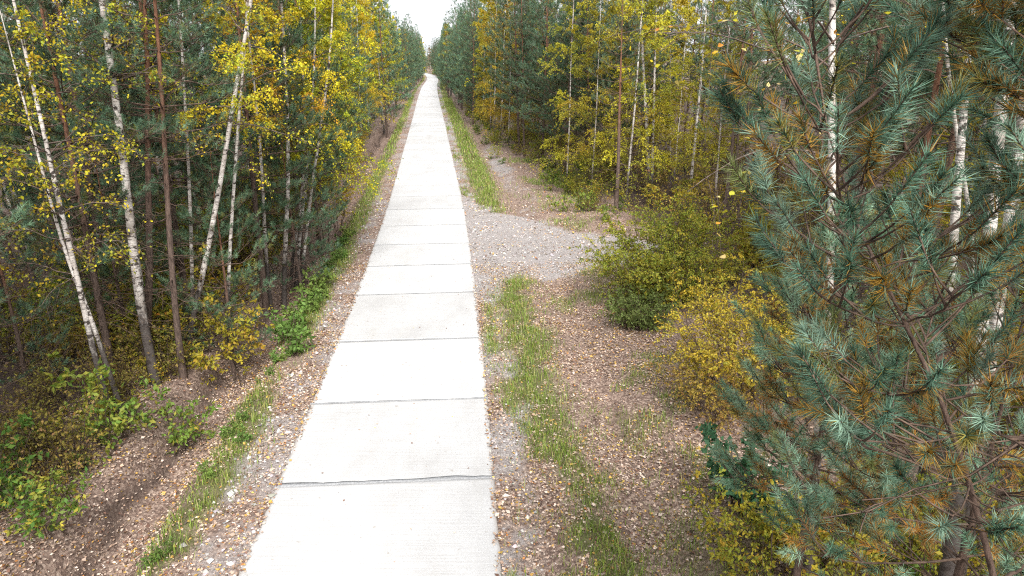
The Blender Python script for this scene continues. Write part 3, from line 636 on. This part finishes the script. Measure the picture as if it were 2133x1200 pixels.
hero('birch', [(530, 180), (541, 280), (548, 400), (553, 520), (560, 610)], .06, 12, 'thin birch with a black foot behind the autumn saplings', seed=10, pal=YEL, **BK)
hero('birch', [(590, 120), (598, 260), (600, 400), (594, 500), (586, 600)], .075, 12.5, 'birch with a thick black foot just before the triple birch', seed=11, pal=YEL, **BK)
TR = dict(cs=.25, spread=2.0, nprim=44, ntw=11, nleaf=32, leaf=.066, toward=0.0)
hero('birch', [(660, 150), (648, 280), (634, 400), (610, 560)], .06, 12.5, 'foremost stem of the triple birch at the ditch', seed=12, pal=YEL, **TR)
hero('birch', [(630, 150), (636, 300), (626, 430), (602, 552)], .05, 11.5, 'slimmest outward stem of the triple birch at the ditch', seed=13, pal=LIM, **TR)
hero('birch', [(690, 120), (670, 260), (648, 400), (620, 562)], .06, 12, 'stem of the triple birch that leans most to the road', seed=14, pal=YEL, **TR)
# turnout side
RB = dict(cs=.16, spread=3.0, nprim=60, ntw=12, nleaf=32, leaf=.066, pal=OLV, sparse_low=False)
hero('birch', [(1335, 0), (1341, 150), (1347, 260), (1352, 420)], .10, 14, 'tall white birch rising behind the round green bush', seed=20, toward=math.pi, **RB)
hero('birch', [(1368, 30), (1364, 160), (1360, 300), (1356, 424)], .08, 12.5, 'second birch stem touching the tall birch behind the round bush', seed=21, **RB)
hero('birch', [(1470, 0), (1463, 120), (1450, 260), (1441, 360), (1434, 436)], .075, 12, 'thin curved birch in front of the dark pine interior', seed=22, **{**RB, 'nprim': 30, 'nleaf': 12})
hero('pine', [(1292, 250), (1288, 350), (1282, 452)], .10, 9, 'reddish pine trunk standing where the turnout ends', seed=23, cs=.5, spread=1.5)
hero('pine', [(1572, 0), (1562, 180), (1556, 330), (1550, 440)], .11, 13, 'red barked pine deep in shade behind the yellow saplings', seed=24, cs=.6, spread=1.8)
hero('birch', [(1743, 0), (1739, 150), (1736, 320), (1735, 520)], .06, 12, 'bright white birch directly behind the crooked young pine', Y=6.6, seed=25, cs=.5, spread=1.9, nprim=20, ntw=7, nleaf=4, leaf=.05, pal=YEL, foot=4.5)
hero('birch', [(2088, 120), (2072, 330), (2056, 500), (2046, 690)], .095, 12, 'stoutest of the white birches behind the blue green pines', Y=6.4, seed=26, foot=4.6, cs=.62, spread=1.6, nprim=18, nleaf=10, pal=OLV)
hero('birch', [(2118, 120), (2108, 300), (2094, 540)], .085, 12, 'white birch at the edge of view beside the stoutest birch', Y=6.9, seed=27, foot=4.2, cs=.62, spread=1.6, nprim=18, nleaf=10, pal=OLV)
hero('birch', [(2032, 150), (2022, 250), (1995, 430), (1985, 570)], .085, 11, 'greyish birch stem showing between the pine boughs', Y=8.6, seed=28, cs=.62, spread=1.6, nprim=18, nleaf=10, pal=OLV, foot=6.0)
hero('pine', [(1912, 280), (1906, 380), (1900, 560)], .08, 10, 'thin grey pine trunk glimpsed through the crooked young pine', Y=9.5, seed=29, cs=.65, spread=1.4)
hero('birch', [(1960, 0), (1995, 300), (2020, 430), (2036, 570)], .045, 11, 'thin tilted birch crossing behind the stoutest birch', Y=9.0, seed=30, cs=.62, spread=1.5, nprim=16, nleaf=8, pal=OLV)

# near pines: every needle
NP = dict(red=.12, tmin=.1, npn=170, nl=.074, wd=.0034, whorl=.24, tw_per_m=13, shoot=.17, ndead=4, oldamt=1.0, top_el=55,
          old=[((.44, .215, .04), 3), ((.30, .15, .04), 3), ((.24, .19, .05), 3)], pal=[((.115, .215, .145), 4), ((.24, .37, .27), 4), ((.065, .13, .08), 1.8), ((.19, .22, .08), .8)])
tag(place('pine_tree', pine(rs(1043), wild_path(rs(1143), 5.35, .01, .04), .055, cs=.61, spread=.88, **{**NP, 'npn': 150, 'whorl': .2, 'oldamt': 1.0, 'ndead': 14}), (2.3, 4.5, -.05)), 'rusty tinged young pine in front of the bright white birch', 'tree'); placed.append((2.25, 4.3, .7))
hero('pine', [(1757, 70), (1744, 300), (1790, 480), (1880, 640), (1955, 740)], .035, 6.6, 'crooked young blue green pine with rusty inner needles', Y=2.3, seed=40, cs=.725, spread=.66, **NP)
tag(place('pine_tree', pine(rs(1041), wild_path(rs(1141), 7.9, .01, .03), .06, cs=.765, spread=1.1, **NP), (2.2, 2.15, -.1)), 'tall young pine reaching its boughs in at the top corner', 'tree'); placed.append((2.15, 2.0, .8))
tag(place('pine_tree', pine(rs(1042), wild_path(rs(1142), 5.35, .01, .05), .06, cs=.63, spread=1.3, **{**NP, 'npn': 150, 'whorl': .26}), (2.75, 3.4, -.05)), 'dense low pine filling the gap under the crooked young pine', 'tree'); placed.append((2.75, 3.5, .8))
NL = pine(rs(1050), wild_path(rs(1150), 9.6, .02, .06), .085, cs=.3, spread=2.3, npn=56, nl=.09, wd=.0055, tw_per_m=9, ndead=60)
PS = pine(rs(1060), wild_path(rs(1160), 5.2, .02, .05), .05, cs=.12, spread=1.5, npn=44, nl=.085, wd=.006, tw_per_m=10, ndead=8)
for i, (x, y, q, lb) in enumerate(((-7.9, 7.3, NL, 'blue green pine overhanging the corner above the sapling clump'), (-8.3, 12.9, NL, 'blue green pine between the bowing birch and the scarred birch'),
        (-7.9, 15.6, PE[1], 'pine with low boughs behind the scarred birch'), (-7.0, 18.2, PE[0], 'pine with low boughs behind the leaning birch'), (-10.2, 16.2, PE[2], 'pine behind the pine that stands between the two white birches'),
        (-6.9, 21.6, PE[1], 'low boughed pine behind the birch with a thick black foot'), (-7.3, 25.0, PE[2], 'low boughed pine just behind the triple birch'), (-9.6, 20.0, PE[0], 'pine filling the gap behind the slim straight birch'),
        (-9.0, 24.5, PE[1], 'pine filling the gap behind the birch with a black foot'), (-11.8, 18.6, PE[1], 'pine deep behind the scarred birch'), (-6.6, 14.7, PS, 'young pine with low boughs at the foot of the leaning birch'), (-8.9, 14.6, PS, 'young pine behind the scarred birch foot'), (-6.3, 19.4, PS, 'young pine between the leaning birch and the autumn sapling'), (-9.6, 12.2, PS, 'young pine beside the bowing birch'))):
    tag(place('pine_tree', q, (x, y, float(zt(x, y))), i * 1.9), lb, 'tree'); placed.append((x, y, .8))
for i, (px, py, q, lb) in enumerate(((1230, 418, BO[0], 'olive birch whose leaves hang over the back of the turnout'), (1180, 405, BO[1], 'olive birch just past the end of the turnout'), (1400, 400, BO[2], 'leafy olive birch right behind the tall white birch')
)):
    g = G(px, py); tag(place('birch_tree', q, (g[0], g[1], float(zt(g[0], g[1]))), 2.5 + i * .8, .9), lb, 'tree'); placed.append((g[0], g[1], .7))
# forest fill -----------------------------------------------------------------
used = {}
def ok(x, y, d):
    return all((x - a) ** 2 + (y - b) ** 2 > max(d, c) ** 2 for a, b, c in placed)
def out_of_view(x, y): return not inframe(x, y, .5)
def forest(seed, side, y0, y1, o0, o1, step, protos, name, label, group, smin=.85, smax=1.12, dmin=1.2, face=None, where=inframe, ymin=3):
    r = rs(seed); y = y0
    while y < y1:
        o = (o0(y) if callable(o0) else o0) + r.uniform(0, .6)
        while o < o1:
            yy = y + r.uniform(-.5, .5) * step; oo = o + r.uniform(-.35, .35) * step * (o > o0(y) + .5 if callable(o0) else True)
            x = float(xl(yy)) - oo if side == 'l' else float(xr(yy)) + oo
            if where(x, yy) and ok(x, yy, dmin) and yy > ymin and poly_sd(np.array([x]), np.array([yy]), TURN)[0] > .7:
                i = r.randint(len(protos))
                nm, pr, lb, gp = protos[i] if isinstance(protos[i], tuple) else (name, protos[i], label, group)
                e = place(nm, pr, (x, yy, float(zt(x, yy))), r.uniform(0, 6.28) if face is None else face + r.uniform(-.6, .6), r.uniform(smin, smax), (r.normal() * .02, r.normal() * .02)); tag(e, lb, 'tree', gp); placed.append((x, yy, dmin * .8))
            o += step * r.uniform(.8, 1.25)
        y += step
bl = lambda ps, lb, gp: [('birch_tree', q, lb, gp) for q in ps]
pl = lambda ps, lb, gp: [('pine_tree', q, lb, gp) for q in ps]
# ditch side
LP = pl(PM, 'pine among the crowded stems beyond the ditch', 'pines in the forest beyond the ditch')
LB = bl(BY, 'yellowing birch among the crowded stems beyond the ditch', 'birches in the forest beyond the ditch')
EL = bl(BE, 'ditch birch', 'birches along the ditch') * 2 + pl(PE[:2], 'ditch pine', 'pines along the ditch')
forest(1, 'l', 20, 62, 3.4, 4.4, 2.0, EL, '', '', '', face=0.0)
forest(2, 'l', 8, 30, 5.4, 15, 2.2, LP + LP + LB, '', '', '')
forest(3, 'l', 30, 62, 5.6, 10.5, 2.4, LP + LB, '', '', '')
LPf = pl(PF, 'far pine lining the road on the ditch side', 'far pines on the ditch side')
LBf = bl(BF[:2], 'far yellow birch lining the road on the ditch side', 'far birches on the ditch side')
forest(4, 'l', 62, 110, 2.9, 7, 2.7, LPf + LBf, '', '', '')
forest(5, 'l', 110, 238, 2.3, 5.6, 3.3, LPf + LPf + LBf[:1], '', '', '')
# turnout side
RP = pl(PM, 'pine in the dark stand behind the turnout', 'pines behind the turnout')
RBo = bl(BO, 'olive brown birch in the dark stand behind the turnout', 'birches behind the turnout')
ER = pl(PE, 'turnout pine', 'pines on the edge past the turnout') * 2 + bl(BO[:2], 'turnout birch', 'birches on the edge past the turnout')
edge_r = lambda y: 6.4 - 2.6 * float(sm(28, 58, y))
forest(6, 'r', 31, 62, edge_r, 9.2, 2.3, ER, '', '', '', dmin=1.3, face=math.pi)
forest(7, 'r', 25, 60, lambda y: edge_r(y) + 3.4, 19, 2.6, RP + RP + RBo, '', '', '')
forest(8, 'r', 9, 26, 8.0, 18, 2.3, RP + RP + RBo, '', '', '', where=lambda x, y: inframe(x, y) and not (.20 < x / dep(y) < .44 and y < 25))
RPf = pl(PF, 'far pine lining the road beyond the turnout', 'far pines beyond the turnout')
RBf = bl(BF[2:3], 'far olive birch lining the road beyond the turnout', 'far birches beyond the turnout')
forest(9, 'r', 62, 110, 3.3, 9.5, 2.9, RPf + RPf + RBf, '', '', '')
forest(10, 'r', 110, 260, 2.5, 6.4, 3.4, RPf + RPf + RBf, '', '', '')
# the same forest goes on beside and behind the viewpoint
AR = pl(PE, 'pine of the forest around the viewpoint', 'trees around the viewpoint') + bl(BY[:2], 'birch of the forest around the viewpoint', 'trees around the viewpoint')
forest(21, 'l', -14, 14, 4.2, 15, 3.0, AR, '', '', '', where=out_of_view, ymin=-20)
forest(22, 'r', -14, 12, 5.0, 15, 3.0, AR, '', '', '', where=out_of_view, ymin=-20)
# trees that close the view where the road swings away
r = rs(77)
for i in range(110):
    y = r.uniform(238, 420) if i < 60 else r.uniform(236, 310); x = r.uniform(-75, 12) if i < 60 else y * r.uniform(-.15, -.085)
    if abs(x - float(xc(y))) < 2.7: continue
    if i % 4 == 0: q = ('birch_tree', BF[3], 'orange birch at the distant end of the road', 'orange birches at the end of the road')
    else: q = ('pine_tree', PF[i % 3], 'small distant pine closing the end of the road', 'distant pines at the end of the road')
    tag(place(q[0], q[1], (x, y, 0), r.uniform(0, 6.28), r.uniform(.85, 1.1)), q[2], 'tree', q[3])

# ------------------------------------------------------------------ shrubs and saplings
def bush(name, proto, px, py, label, sc=1.25, rz=0.0, cat='shrub', group=None, at=None):
    g = G(px, py) if at is None else np.array([at[0], at[1], 0]); e = place(name, proto, (g[0], g[1], float(zt(g[0], g[1]))), rz, sc); tag(e, label, cat, group); return e
GB = [((.19, .27, .04), 4), ((.27, .31, .045), 3), ((.40, .35, .04), 2.5), ((.11, .17, .035), 2)]
bush('round_bush', shrub(rs(401), H=3.2, rad=2.0, nst=70, ntw=22, nleaf=26, leaf=.062, pal=GB, up_pal=[((.38, .30, .03), 3), ((.25, .25, .03), 3)], thick=.016, erect=.1, low=.12), 1380, 640, 'big round green bush yellowing on top beside the turnout', 1.0)
bush('weedy_shrub', shrub(rs(402), H=1.0, rad=.85, nst=50, ntw=9, nleaf=10, leaf=.07, wide=.4, pal=[((.13, .18, .05), 4), ((.18, .22, .07), 3), ((.09, .13, .04), 2)], thick=.007), 1325, 690, 'low grey green shrub at the front foot of the round bush')
YB = [((.44, .34, .035), 4), ((.34, .30, .04), 4), ((.22, .24, .04), 2), ((.50, .36, .05), 1.5)]
bush('yellow_shrub', shrub(rs(403), H=3.2, rad=1.7, nst=32, ntw=20, nleaf=24, leaf=.055, pal=YB, thick=.015, erect=-.2, low=.3), 1560, 850, 'large open yellow shrub between the round bush and the crooked pine', 1.0)
bush('yellow_shrub', shrub(rs(404), H=1.7, rad=1.3, nst=40, ntw=12, nleaf=14, leaf=.045, pal=[((.34, .29, .05), 4), ((.25, .23, .05), 3), ((.3, .19, .05), 2)], thick=.008, erect=0), 1480, 880, 'twiggy brownish yellow shrub leaning over the leaf covered rut', 1.0)
bush('yellow_sapling', shrub(rs(405), H=2.4, rad=1.0, nst=10, ntw=14, nleaf=14, leaf=.085, pal=[((.38, .34, .04), 4), ((.25, .28, .04), 3)], thick=.014), 1560, 560, 'broad leaved yellow green sapling behind the round bush')
bush('oak_sapling', shrub(rs(406), H=1.2, rad=.6, nst=14, ntw=9, nleaf=12, leaf=.085, wide=.65, pal=[((.035, .095, .04), 4), ((.055, .13, .055), 3), ((.025, .065, .028), 2)], thick=.01), 1545, 1075, 'dark green broad leaved sapling under the crooked pine')
bush('green_sapling', shrub(rs(407), H=1.2, rad=.7, nst=11, ntw=9, nleaf=9, leaf=.085, wide=.5, pal=[((.15, .25, .045), 4), ((.22, .30, .06), 3), ((.40, .30, .05), .7)], thick=.01), 365, 880, 'bright green sapling at the foot of the scarred birch')
bush('green_sapling', shrub(rs(408), H=1.2, rad=.9, nst=11, ntw=10, nleaf=8, leaf=.085, wide=.5, pal=[((.13, .21, .04), 4), ((.24, .24, .05), 1.5), ((.42, .30, .05), 1.2), ((.08, .14, .03), 3)], thick=.01), 100, 1110, 'green and yellow sapling clump on the corner of the ditch bank', 1.0)
bush('green_sapling', shrub(rs(409), H=1.4, rad=.8, nst=9, ntw=9, nleaf=8, leaf=.085, wide=.5, pal=[((.09, .17, .035), 3), ((.14, .22, .045), 2), ((.36, .2, .04), .6)], thick=.01), 5, 1060, 'dark green sapling cut by the frame beside the sapling clump')
bush('green_sapling', shrub(rs(410), H=1.6, rad=.8, nst=12, ntw=8, nleaf=8, leaf=.09, pal=[((.15, .24, .045), 3), ((.30, .29, .05), 2)], thick=.012), 215, 930, 'yellow green sapling in front of the bowing birch')
bush('autumn_sapling', shrub(rs(411), H=2.5, rad=.9, nst=8, ntw=15, nleaf=12, leaf=.08, pal=[((.44, .35, .04), 4), ((.30, .30, .04), 2), ((.5, .28, .05), 1)], thick=.014, low=.35), 490, 745, 'yellow and orange leaved sapling among the thin birches')
bush('autumn_sapling', shrub(rs(412), H=3.2, rad=1.3, nst=8, ntw=14, nleaf=12, leaf=.08, pal=[((.50, .33, .03), 4), ((.42, .36, .04), 3), ((.5, .24, .04), 1)], thick=.016, low=.4), 690, 470, 'golden sapling leaning out past the triple birch')
for px, y, q, lb in ((897, 322, BF[3], 'pale orange tree closing the gap at the end of the road'), (905, 302, PF[1], 'dark pine standing beside the pale orange tree at the road end'), (913, 286, PF[0], 'pine just before the last bend of the road'), (889, 345, PF[2], 'small pine behind the pale orange tree at the road end'), (908, 335, PF[0], 'smallest pine rising in the middle of the sky gap')):
    tag(place('birch_tree' if q is BF[3] else 'pine_tree', q, ((px - CX) / F * dep(y), y, 0), px * .7, 1.02), lb, 'tree')
r = rs(92)
for i in range(26):
    y = r.uniform(252, 292); x = y * r.uniform(-.122, -.092)
    if abs(x - float(xc(y))) < 2.3: continue
    q = (SH['sap'] + SH['grn'])[i % 6]
    tag(place('end_shrub', q, (x, y, 0), r.uniform(0, 6.28), r.uniform(1.3, 2.2) * (1 if i % 6 < 3 else 2)), 'tiny green shrub where the road bends out of sight', 'shrub', 'shrubs at the far bend')
# low yellow undergrowth at the corner under the pines
r = rs(91)
for i, (px, py) in enumerate([(1640, 1160), (1740, 1130), (1830, 1190), (1920, 1140), (2010, 1190), (2100, 1150), (1700, 1240), (1880, 1260), (2050, 1270), (1590, 1230), (1680, 1190), (1790, 1180), (1970, 1230), (1760, 1290), (1540, 1200), (2120, 1230), (1860, 1130)]):
    tag(bush('undergrowth_plant', (SH['yel'] + SH['grn'][:1])[i % 4], px, py, '', .8 + .35 * r.rand(), r.uniform(0, 6.28)), 'yellow leaved low plant in the undergrowth below the pines', 'shrub', 'yellow undergrowth below the pines')
def strew(seed, n, side, y0, y1, o0, o1, keys, name, label, group, s0=.7, s1=1.3):
    r = rs(seed)
    for _ in range(n):
        y = r.uniform(y0, y1); o = o0 + (o1 - o0) * r.rand(); x = float(xl(y)) - o if side == 'l' else float(xr(y)) + o
        if not inframe(x, y, .6) or poly_sd(np.array([x]), np.array([y]), TURN)[0] < .5: continue
        k = keys[r.randint(len(keys))]; q = SH[k][r.randint(len(SH[k]))]
        tag(place(name, q, (x, y, float(zt(x, y))), r.uniform(0, 6.28), r.uniform(s0, s1)), label, 'shrub', group)
strew(1, 74, 'l', 14, 36, 3.4, 8, ['yel', 'yel', 'grn'], 'understory_shrub', 'small leafy shrub among the trunks beyond the ditch', 'shrubs under the trees beyond the ditch', .8, 1.5)
strew(2, 30, 'l', 30, 62, 3.0, 5, ['yel'], 'understory_shrub', 'yellow shrub at the far forest edge beyond the ditch', 'shrubs at the far edge beyond the ditch', .9, 1.6)
strew(3, 44, 'l', 9, 30, 2.8, 5.5, ['brn'], 'dry_brush', 'thin brown brush on the ditch bank', 'brown brush on the ditch bank', .5, 1.3)
strew(14, 26, 'l', 8.5, 14, 3.2, 6.0, ['brn'], 'dry_brush', 'bare brown twigs under the bowing birch', 'bare twigs under the bowing birch', .8, 1.5)
strew(15, 9, 'l', 8.5, 14, 3.0, 5.0, ['grn', 'yel'], 'understory_shrub', 'small green shrub near the foot of the bowing birch', 'small shrubs near the bowing birch', .5, .85)
strew(4, 60, 'r', 27, 62, 5.0, 8.5, ['yel', 'grn', 'brn'], 'understory_shrub', 'small shrub at the edge of the stand behind the turnout', 'shrubs behind the turnout', .6, 1.2)
strew(5, 34, 'r', 9, 26, 5.2, 10, ['yel', 'brn', 'yel'], 'understory_shrub', 'yellowish shrub in the shade near the white birches', 'shrubs near the white birches', .8, 1.4)
strew(9, 44, 'r', 20, 42, 8.5, 18, ['brn'], 'dry_brush', 'bare brown brush in the dark stand behind the turnout', 'brown brush behind the turnout', 1.4, 2.6)
strew(10, 46, 'l', 9, 30, 4.6, 12, ['brn', 'brn', 'grn'], 'dry_brush', 'thin brush deep among the trunks beyond the ditch', 'brush deep beyond the ditch', 1.2, 2.2)
strew(11, 40, 'r', 38, 90, 2.6, 4.6, ['grn', 'weed', 'yel'], 'edge_shrub', 'low green shrub crowding the grass strip past the turnout', 'shrubs by the grass strip', .6, 1.1)
strew(12, 44, 'l', 17, 44, 3.3, 7.5, ['sap'], 'understory_sapling', 'slender leafy sapling under the trees beyond the ditch', 'saplings beyond the ditch', .7, 1.25)
strew(13, 26, 'r', 29, 60, 5.2, 9.5, ['sap'], 'understory_sapling', 'slender leafy sapling on the forest edge past the turnout', 'saplings past the turnout', .6, 1.15)
strew(6, 22, 'l', 14, 26, 1.0, 1.4, ['weed'], 'weed_clump', 'green weed clump on the ditch shoulder', 'weeds on the ditch shoulder', .5, 1.1)
strew(7, 20, 'l', 7, 16, .95, 1.5, ['weed'], 'weed_clump', 'small weed clump near the ditch slope', 'weeds near the ditch slope', .35, .7)
strew(8, 14, 'r', 29, 40, 4.2, 6.4, ['weed', 'grn'], 'weed_clump', 'green weed clump along the back of the turnout', 'weeds at the back of the turnout', .7, 1.2)
for i, (px, py) in enumerate([(640, 640), (655, 615), (625, 670), (605, 700), (670, 600), (600, 730)]):
    tag(bush('weed_clump', SH['weed'][i % 3], px, py, '', 1.5 + .3 * (i % 2), i), 'tall nettle like weed in the clump at the ditch shoulder', 'weed', 'tall weeds at the ditch shoulder')

# ------------------------------------------------------------------ hanging leaves of the near birch: one bough, leaf by leaf
def near_leaves():
    host = next(o for o in bpy.data.objects if o.get('label', '').startswith('bright white birch directly'))
    h0 = np.array(host.location); r = rs(55)
    me = []
    for i, c in enumerate(((.60, .42, .03), (.40, .42, .05), (.62, .50, .20), (.52, .30, .04))):
        g = Geo(); o = np.array([[0, 0, 0], [.35, .2, .03], [.35, .5, .05], [0, .95, -.05], [-.35, .5, .06], [-.35, .2, .03], [0, .45, 0], [0, -.35, .02]]) * .058
        g.add(o, np.array([[0, 1, 6], [1, 2, 6], [2, 3, 6], [3, 4, 6], [4, 5, 6], [5, 0, 6]]), np.array(c)); g.add(np.array([[-.001, -.02, 0], [.001, -.02, 0], [0, 0.001, 0]]), np.array([[0, 1, 2]]), np.array(c) * .6); me.append(g.mesh('leaf', M['leaf']))
    bg_ = Geo()
    for path in ([(1738, 205, 6.6), (1690, 150, 6.2), (1600, 95, 5.7), (1490, 62, 5.2), (1380, 55, 4.8)], [(1737, 330, 6.6), (1680, 310, 6.2), (1600, 300, 5.8), (1520, 330, 5.4), (1430, 390, 5.1)], [(1738, 90, 6.6), (1690, 20, 6.1), (1640, -60, 5.8), (1540, -140, 5.5), (1440, -170, 5.2)]):
        B = resample([P(*q) for q in path], 14) - h0; B += np.cumsum(r.normal(size=B.shape) * .008, 0)
        tubes(bg_, B[None], np.linspace(.012, .003, 14)[None], 5)
        m = 14; q, td = blerp(B[None], np.zeros(m, int), r.uniform(.15, 1, m)); d = nrm(td * .7 + randdir(r, m) * .8 + np.array([0, 0, -.25])); L = r.uniform(.25, .7, m); s4 = np.linspace(0, 1, 5)
        Tw = q[:, None] + d[:, None] * (L[:, None] * s4)[..., None]; Tw[..., 2] -= L[:, None] * .35 * s4 ** 2; tubes(bg_, Tw, np.full((m, 1), .0026) * (1.1 - .6 * s4), 3)
        li = r.randint(0, m, 34); lp, _ = blerp(Tw, li, r.uniform(.25, 1, 34))
        for p in lp:
            o = mobj('leaf', me[r.randint(4)], host); o.location = p; o.rotation_euler = (math.pi + r.normal() * .6, r.normal() * .6, r.uniform(0, 6.28)); k = r.uniform(.7, 1.15); o.scale = (k, k, k)
    b = mobj('hanging_boughs', bg_.mesh('hanging_boughs', M['btwig'], True, False), host); b['kind'] = 'stuff'
near_leaves()

# ------------------------------------------------------------------ labels that count along a row
ORD = 'first second third fourth fifth sixth seventh eighth ninth tenth eleventh twelfth thirteenth fourteenth fifteenth sixteenth seventeenth eighteenth nineteenth twentieth'.split()
ORD += ['twenty-' + x for x in ORD[:9]] + ['thirtieth'] + ['thirty-' + x for x in ORD[:9]] + ['fortieth'] + ['forty-' + x for x in ORD[:9]] + ['fiftieth']
ROWS = {'birches along the ditch': 'yellow birch on the forest edge past the triple birch, {} along the ditch', 'pines along the ditch': 'pine on the forest edge past the triple birch, {} along the ditch',
        'pines on the edge past the turnout': 'full crowned pine on the forest edge past the turnout, {} going up the road', 'birches on the edge past the turnout': 'olive birch on the forest edge past the turnout, {} going up the road',
        'shrubs at the far edge beyond the ditch': 'yellow shrub under the far forest edge beyond the ditch, {} going up the road', 'brown brush on the ditch bank': 'thin brown brush on the ditch bank, {} going up the road',
        'weeds on the ditch shoulder': 'green weed clump in the strip by the ditch, {} going up the road', 'weeds near the ditch slope': 'small weed clump near the bottom end of the ditch slope, {} going up the road',
        'weeds at the back of the turnout': 'green weed clump along the back of the turnout, {} from the camera', 'tall weeds at the ditch shoulder': 'tall nettle like weed in the clump by the ditch, {} from the camera',
        'saplings beyond the ditch': 'slender leafy sapling under the trees beyond the ditch, {} going up the road', 'saplings past the turnout': 'slender leafy sapling at the stand past the turnout, {} going up the road',
        'bare twigs under the bowing birch': 'bare brown twigs under the bowing birch, {} from the camera', 'small shrubs near the bowing birch': 'small green shrub near the foot of the bowing birch, {} from the camera',
        'shrubs by the grass strip': 'low green shrub crowding the grass strip past the turnout, {} going up the road',
        'yellow undergrowth below the pines': 'yellow green low plant below the near pines, {} from the camera'}
for gname, lab in ROWS.items():
    mem = sorted((o for o in bpy.data.objects if o.get('group') == gname), key=lambda o: o.location.y)
    for o, w_ in zip(mem, ORD): o['label'] = lab.format(w_)
print('tris', sum(sum(len(p.vertices) - 2 for p in me.polygons) if len(me.polygons) < 2000 else len(me.loops) - 2 * len(me.polygons) for me in bpy.data.meshes), 'objects', len(bpy.data.objects))
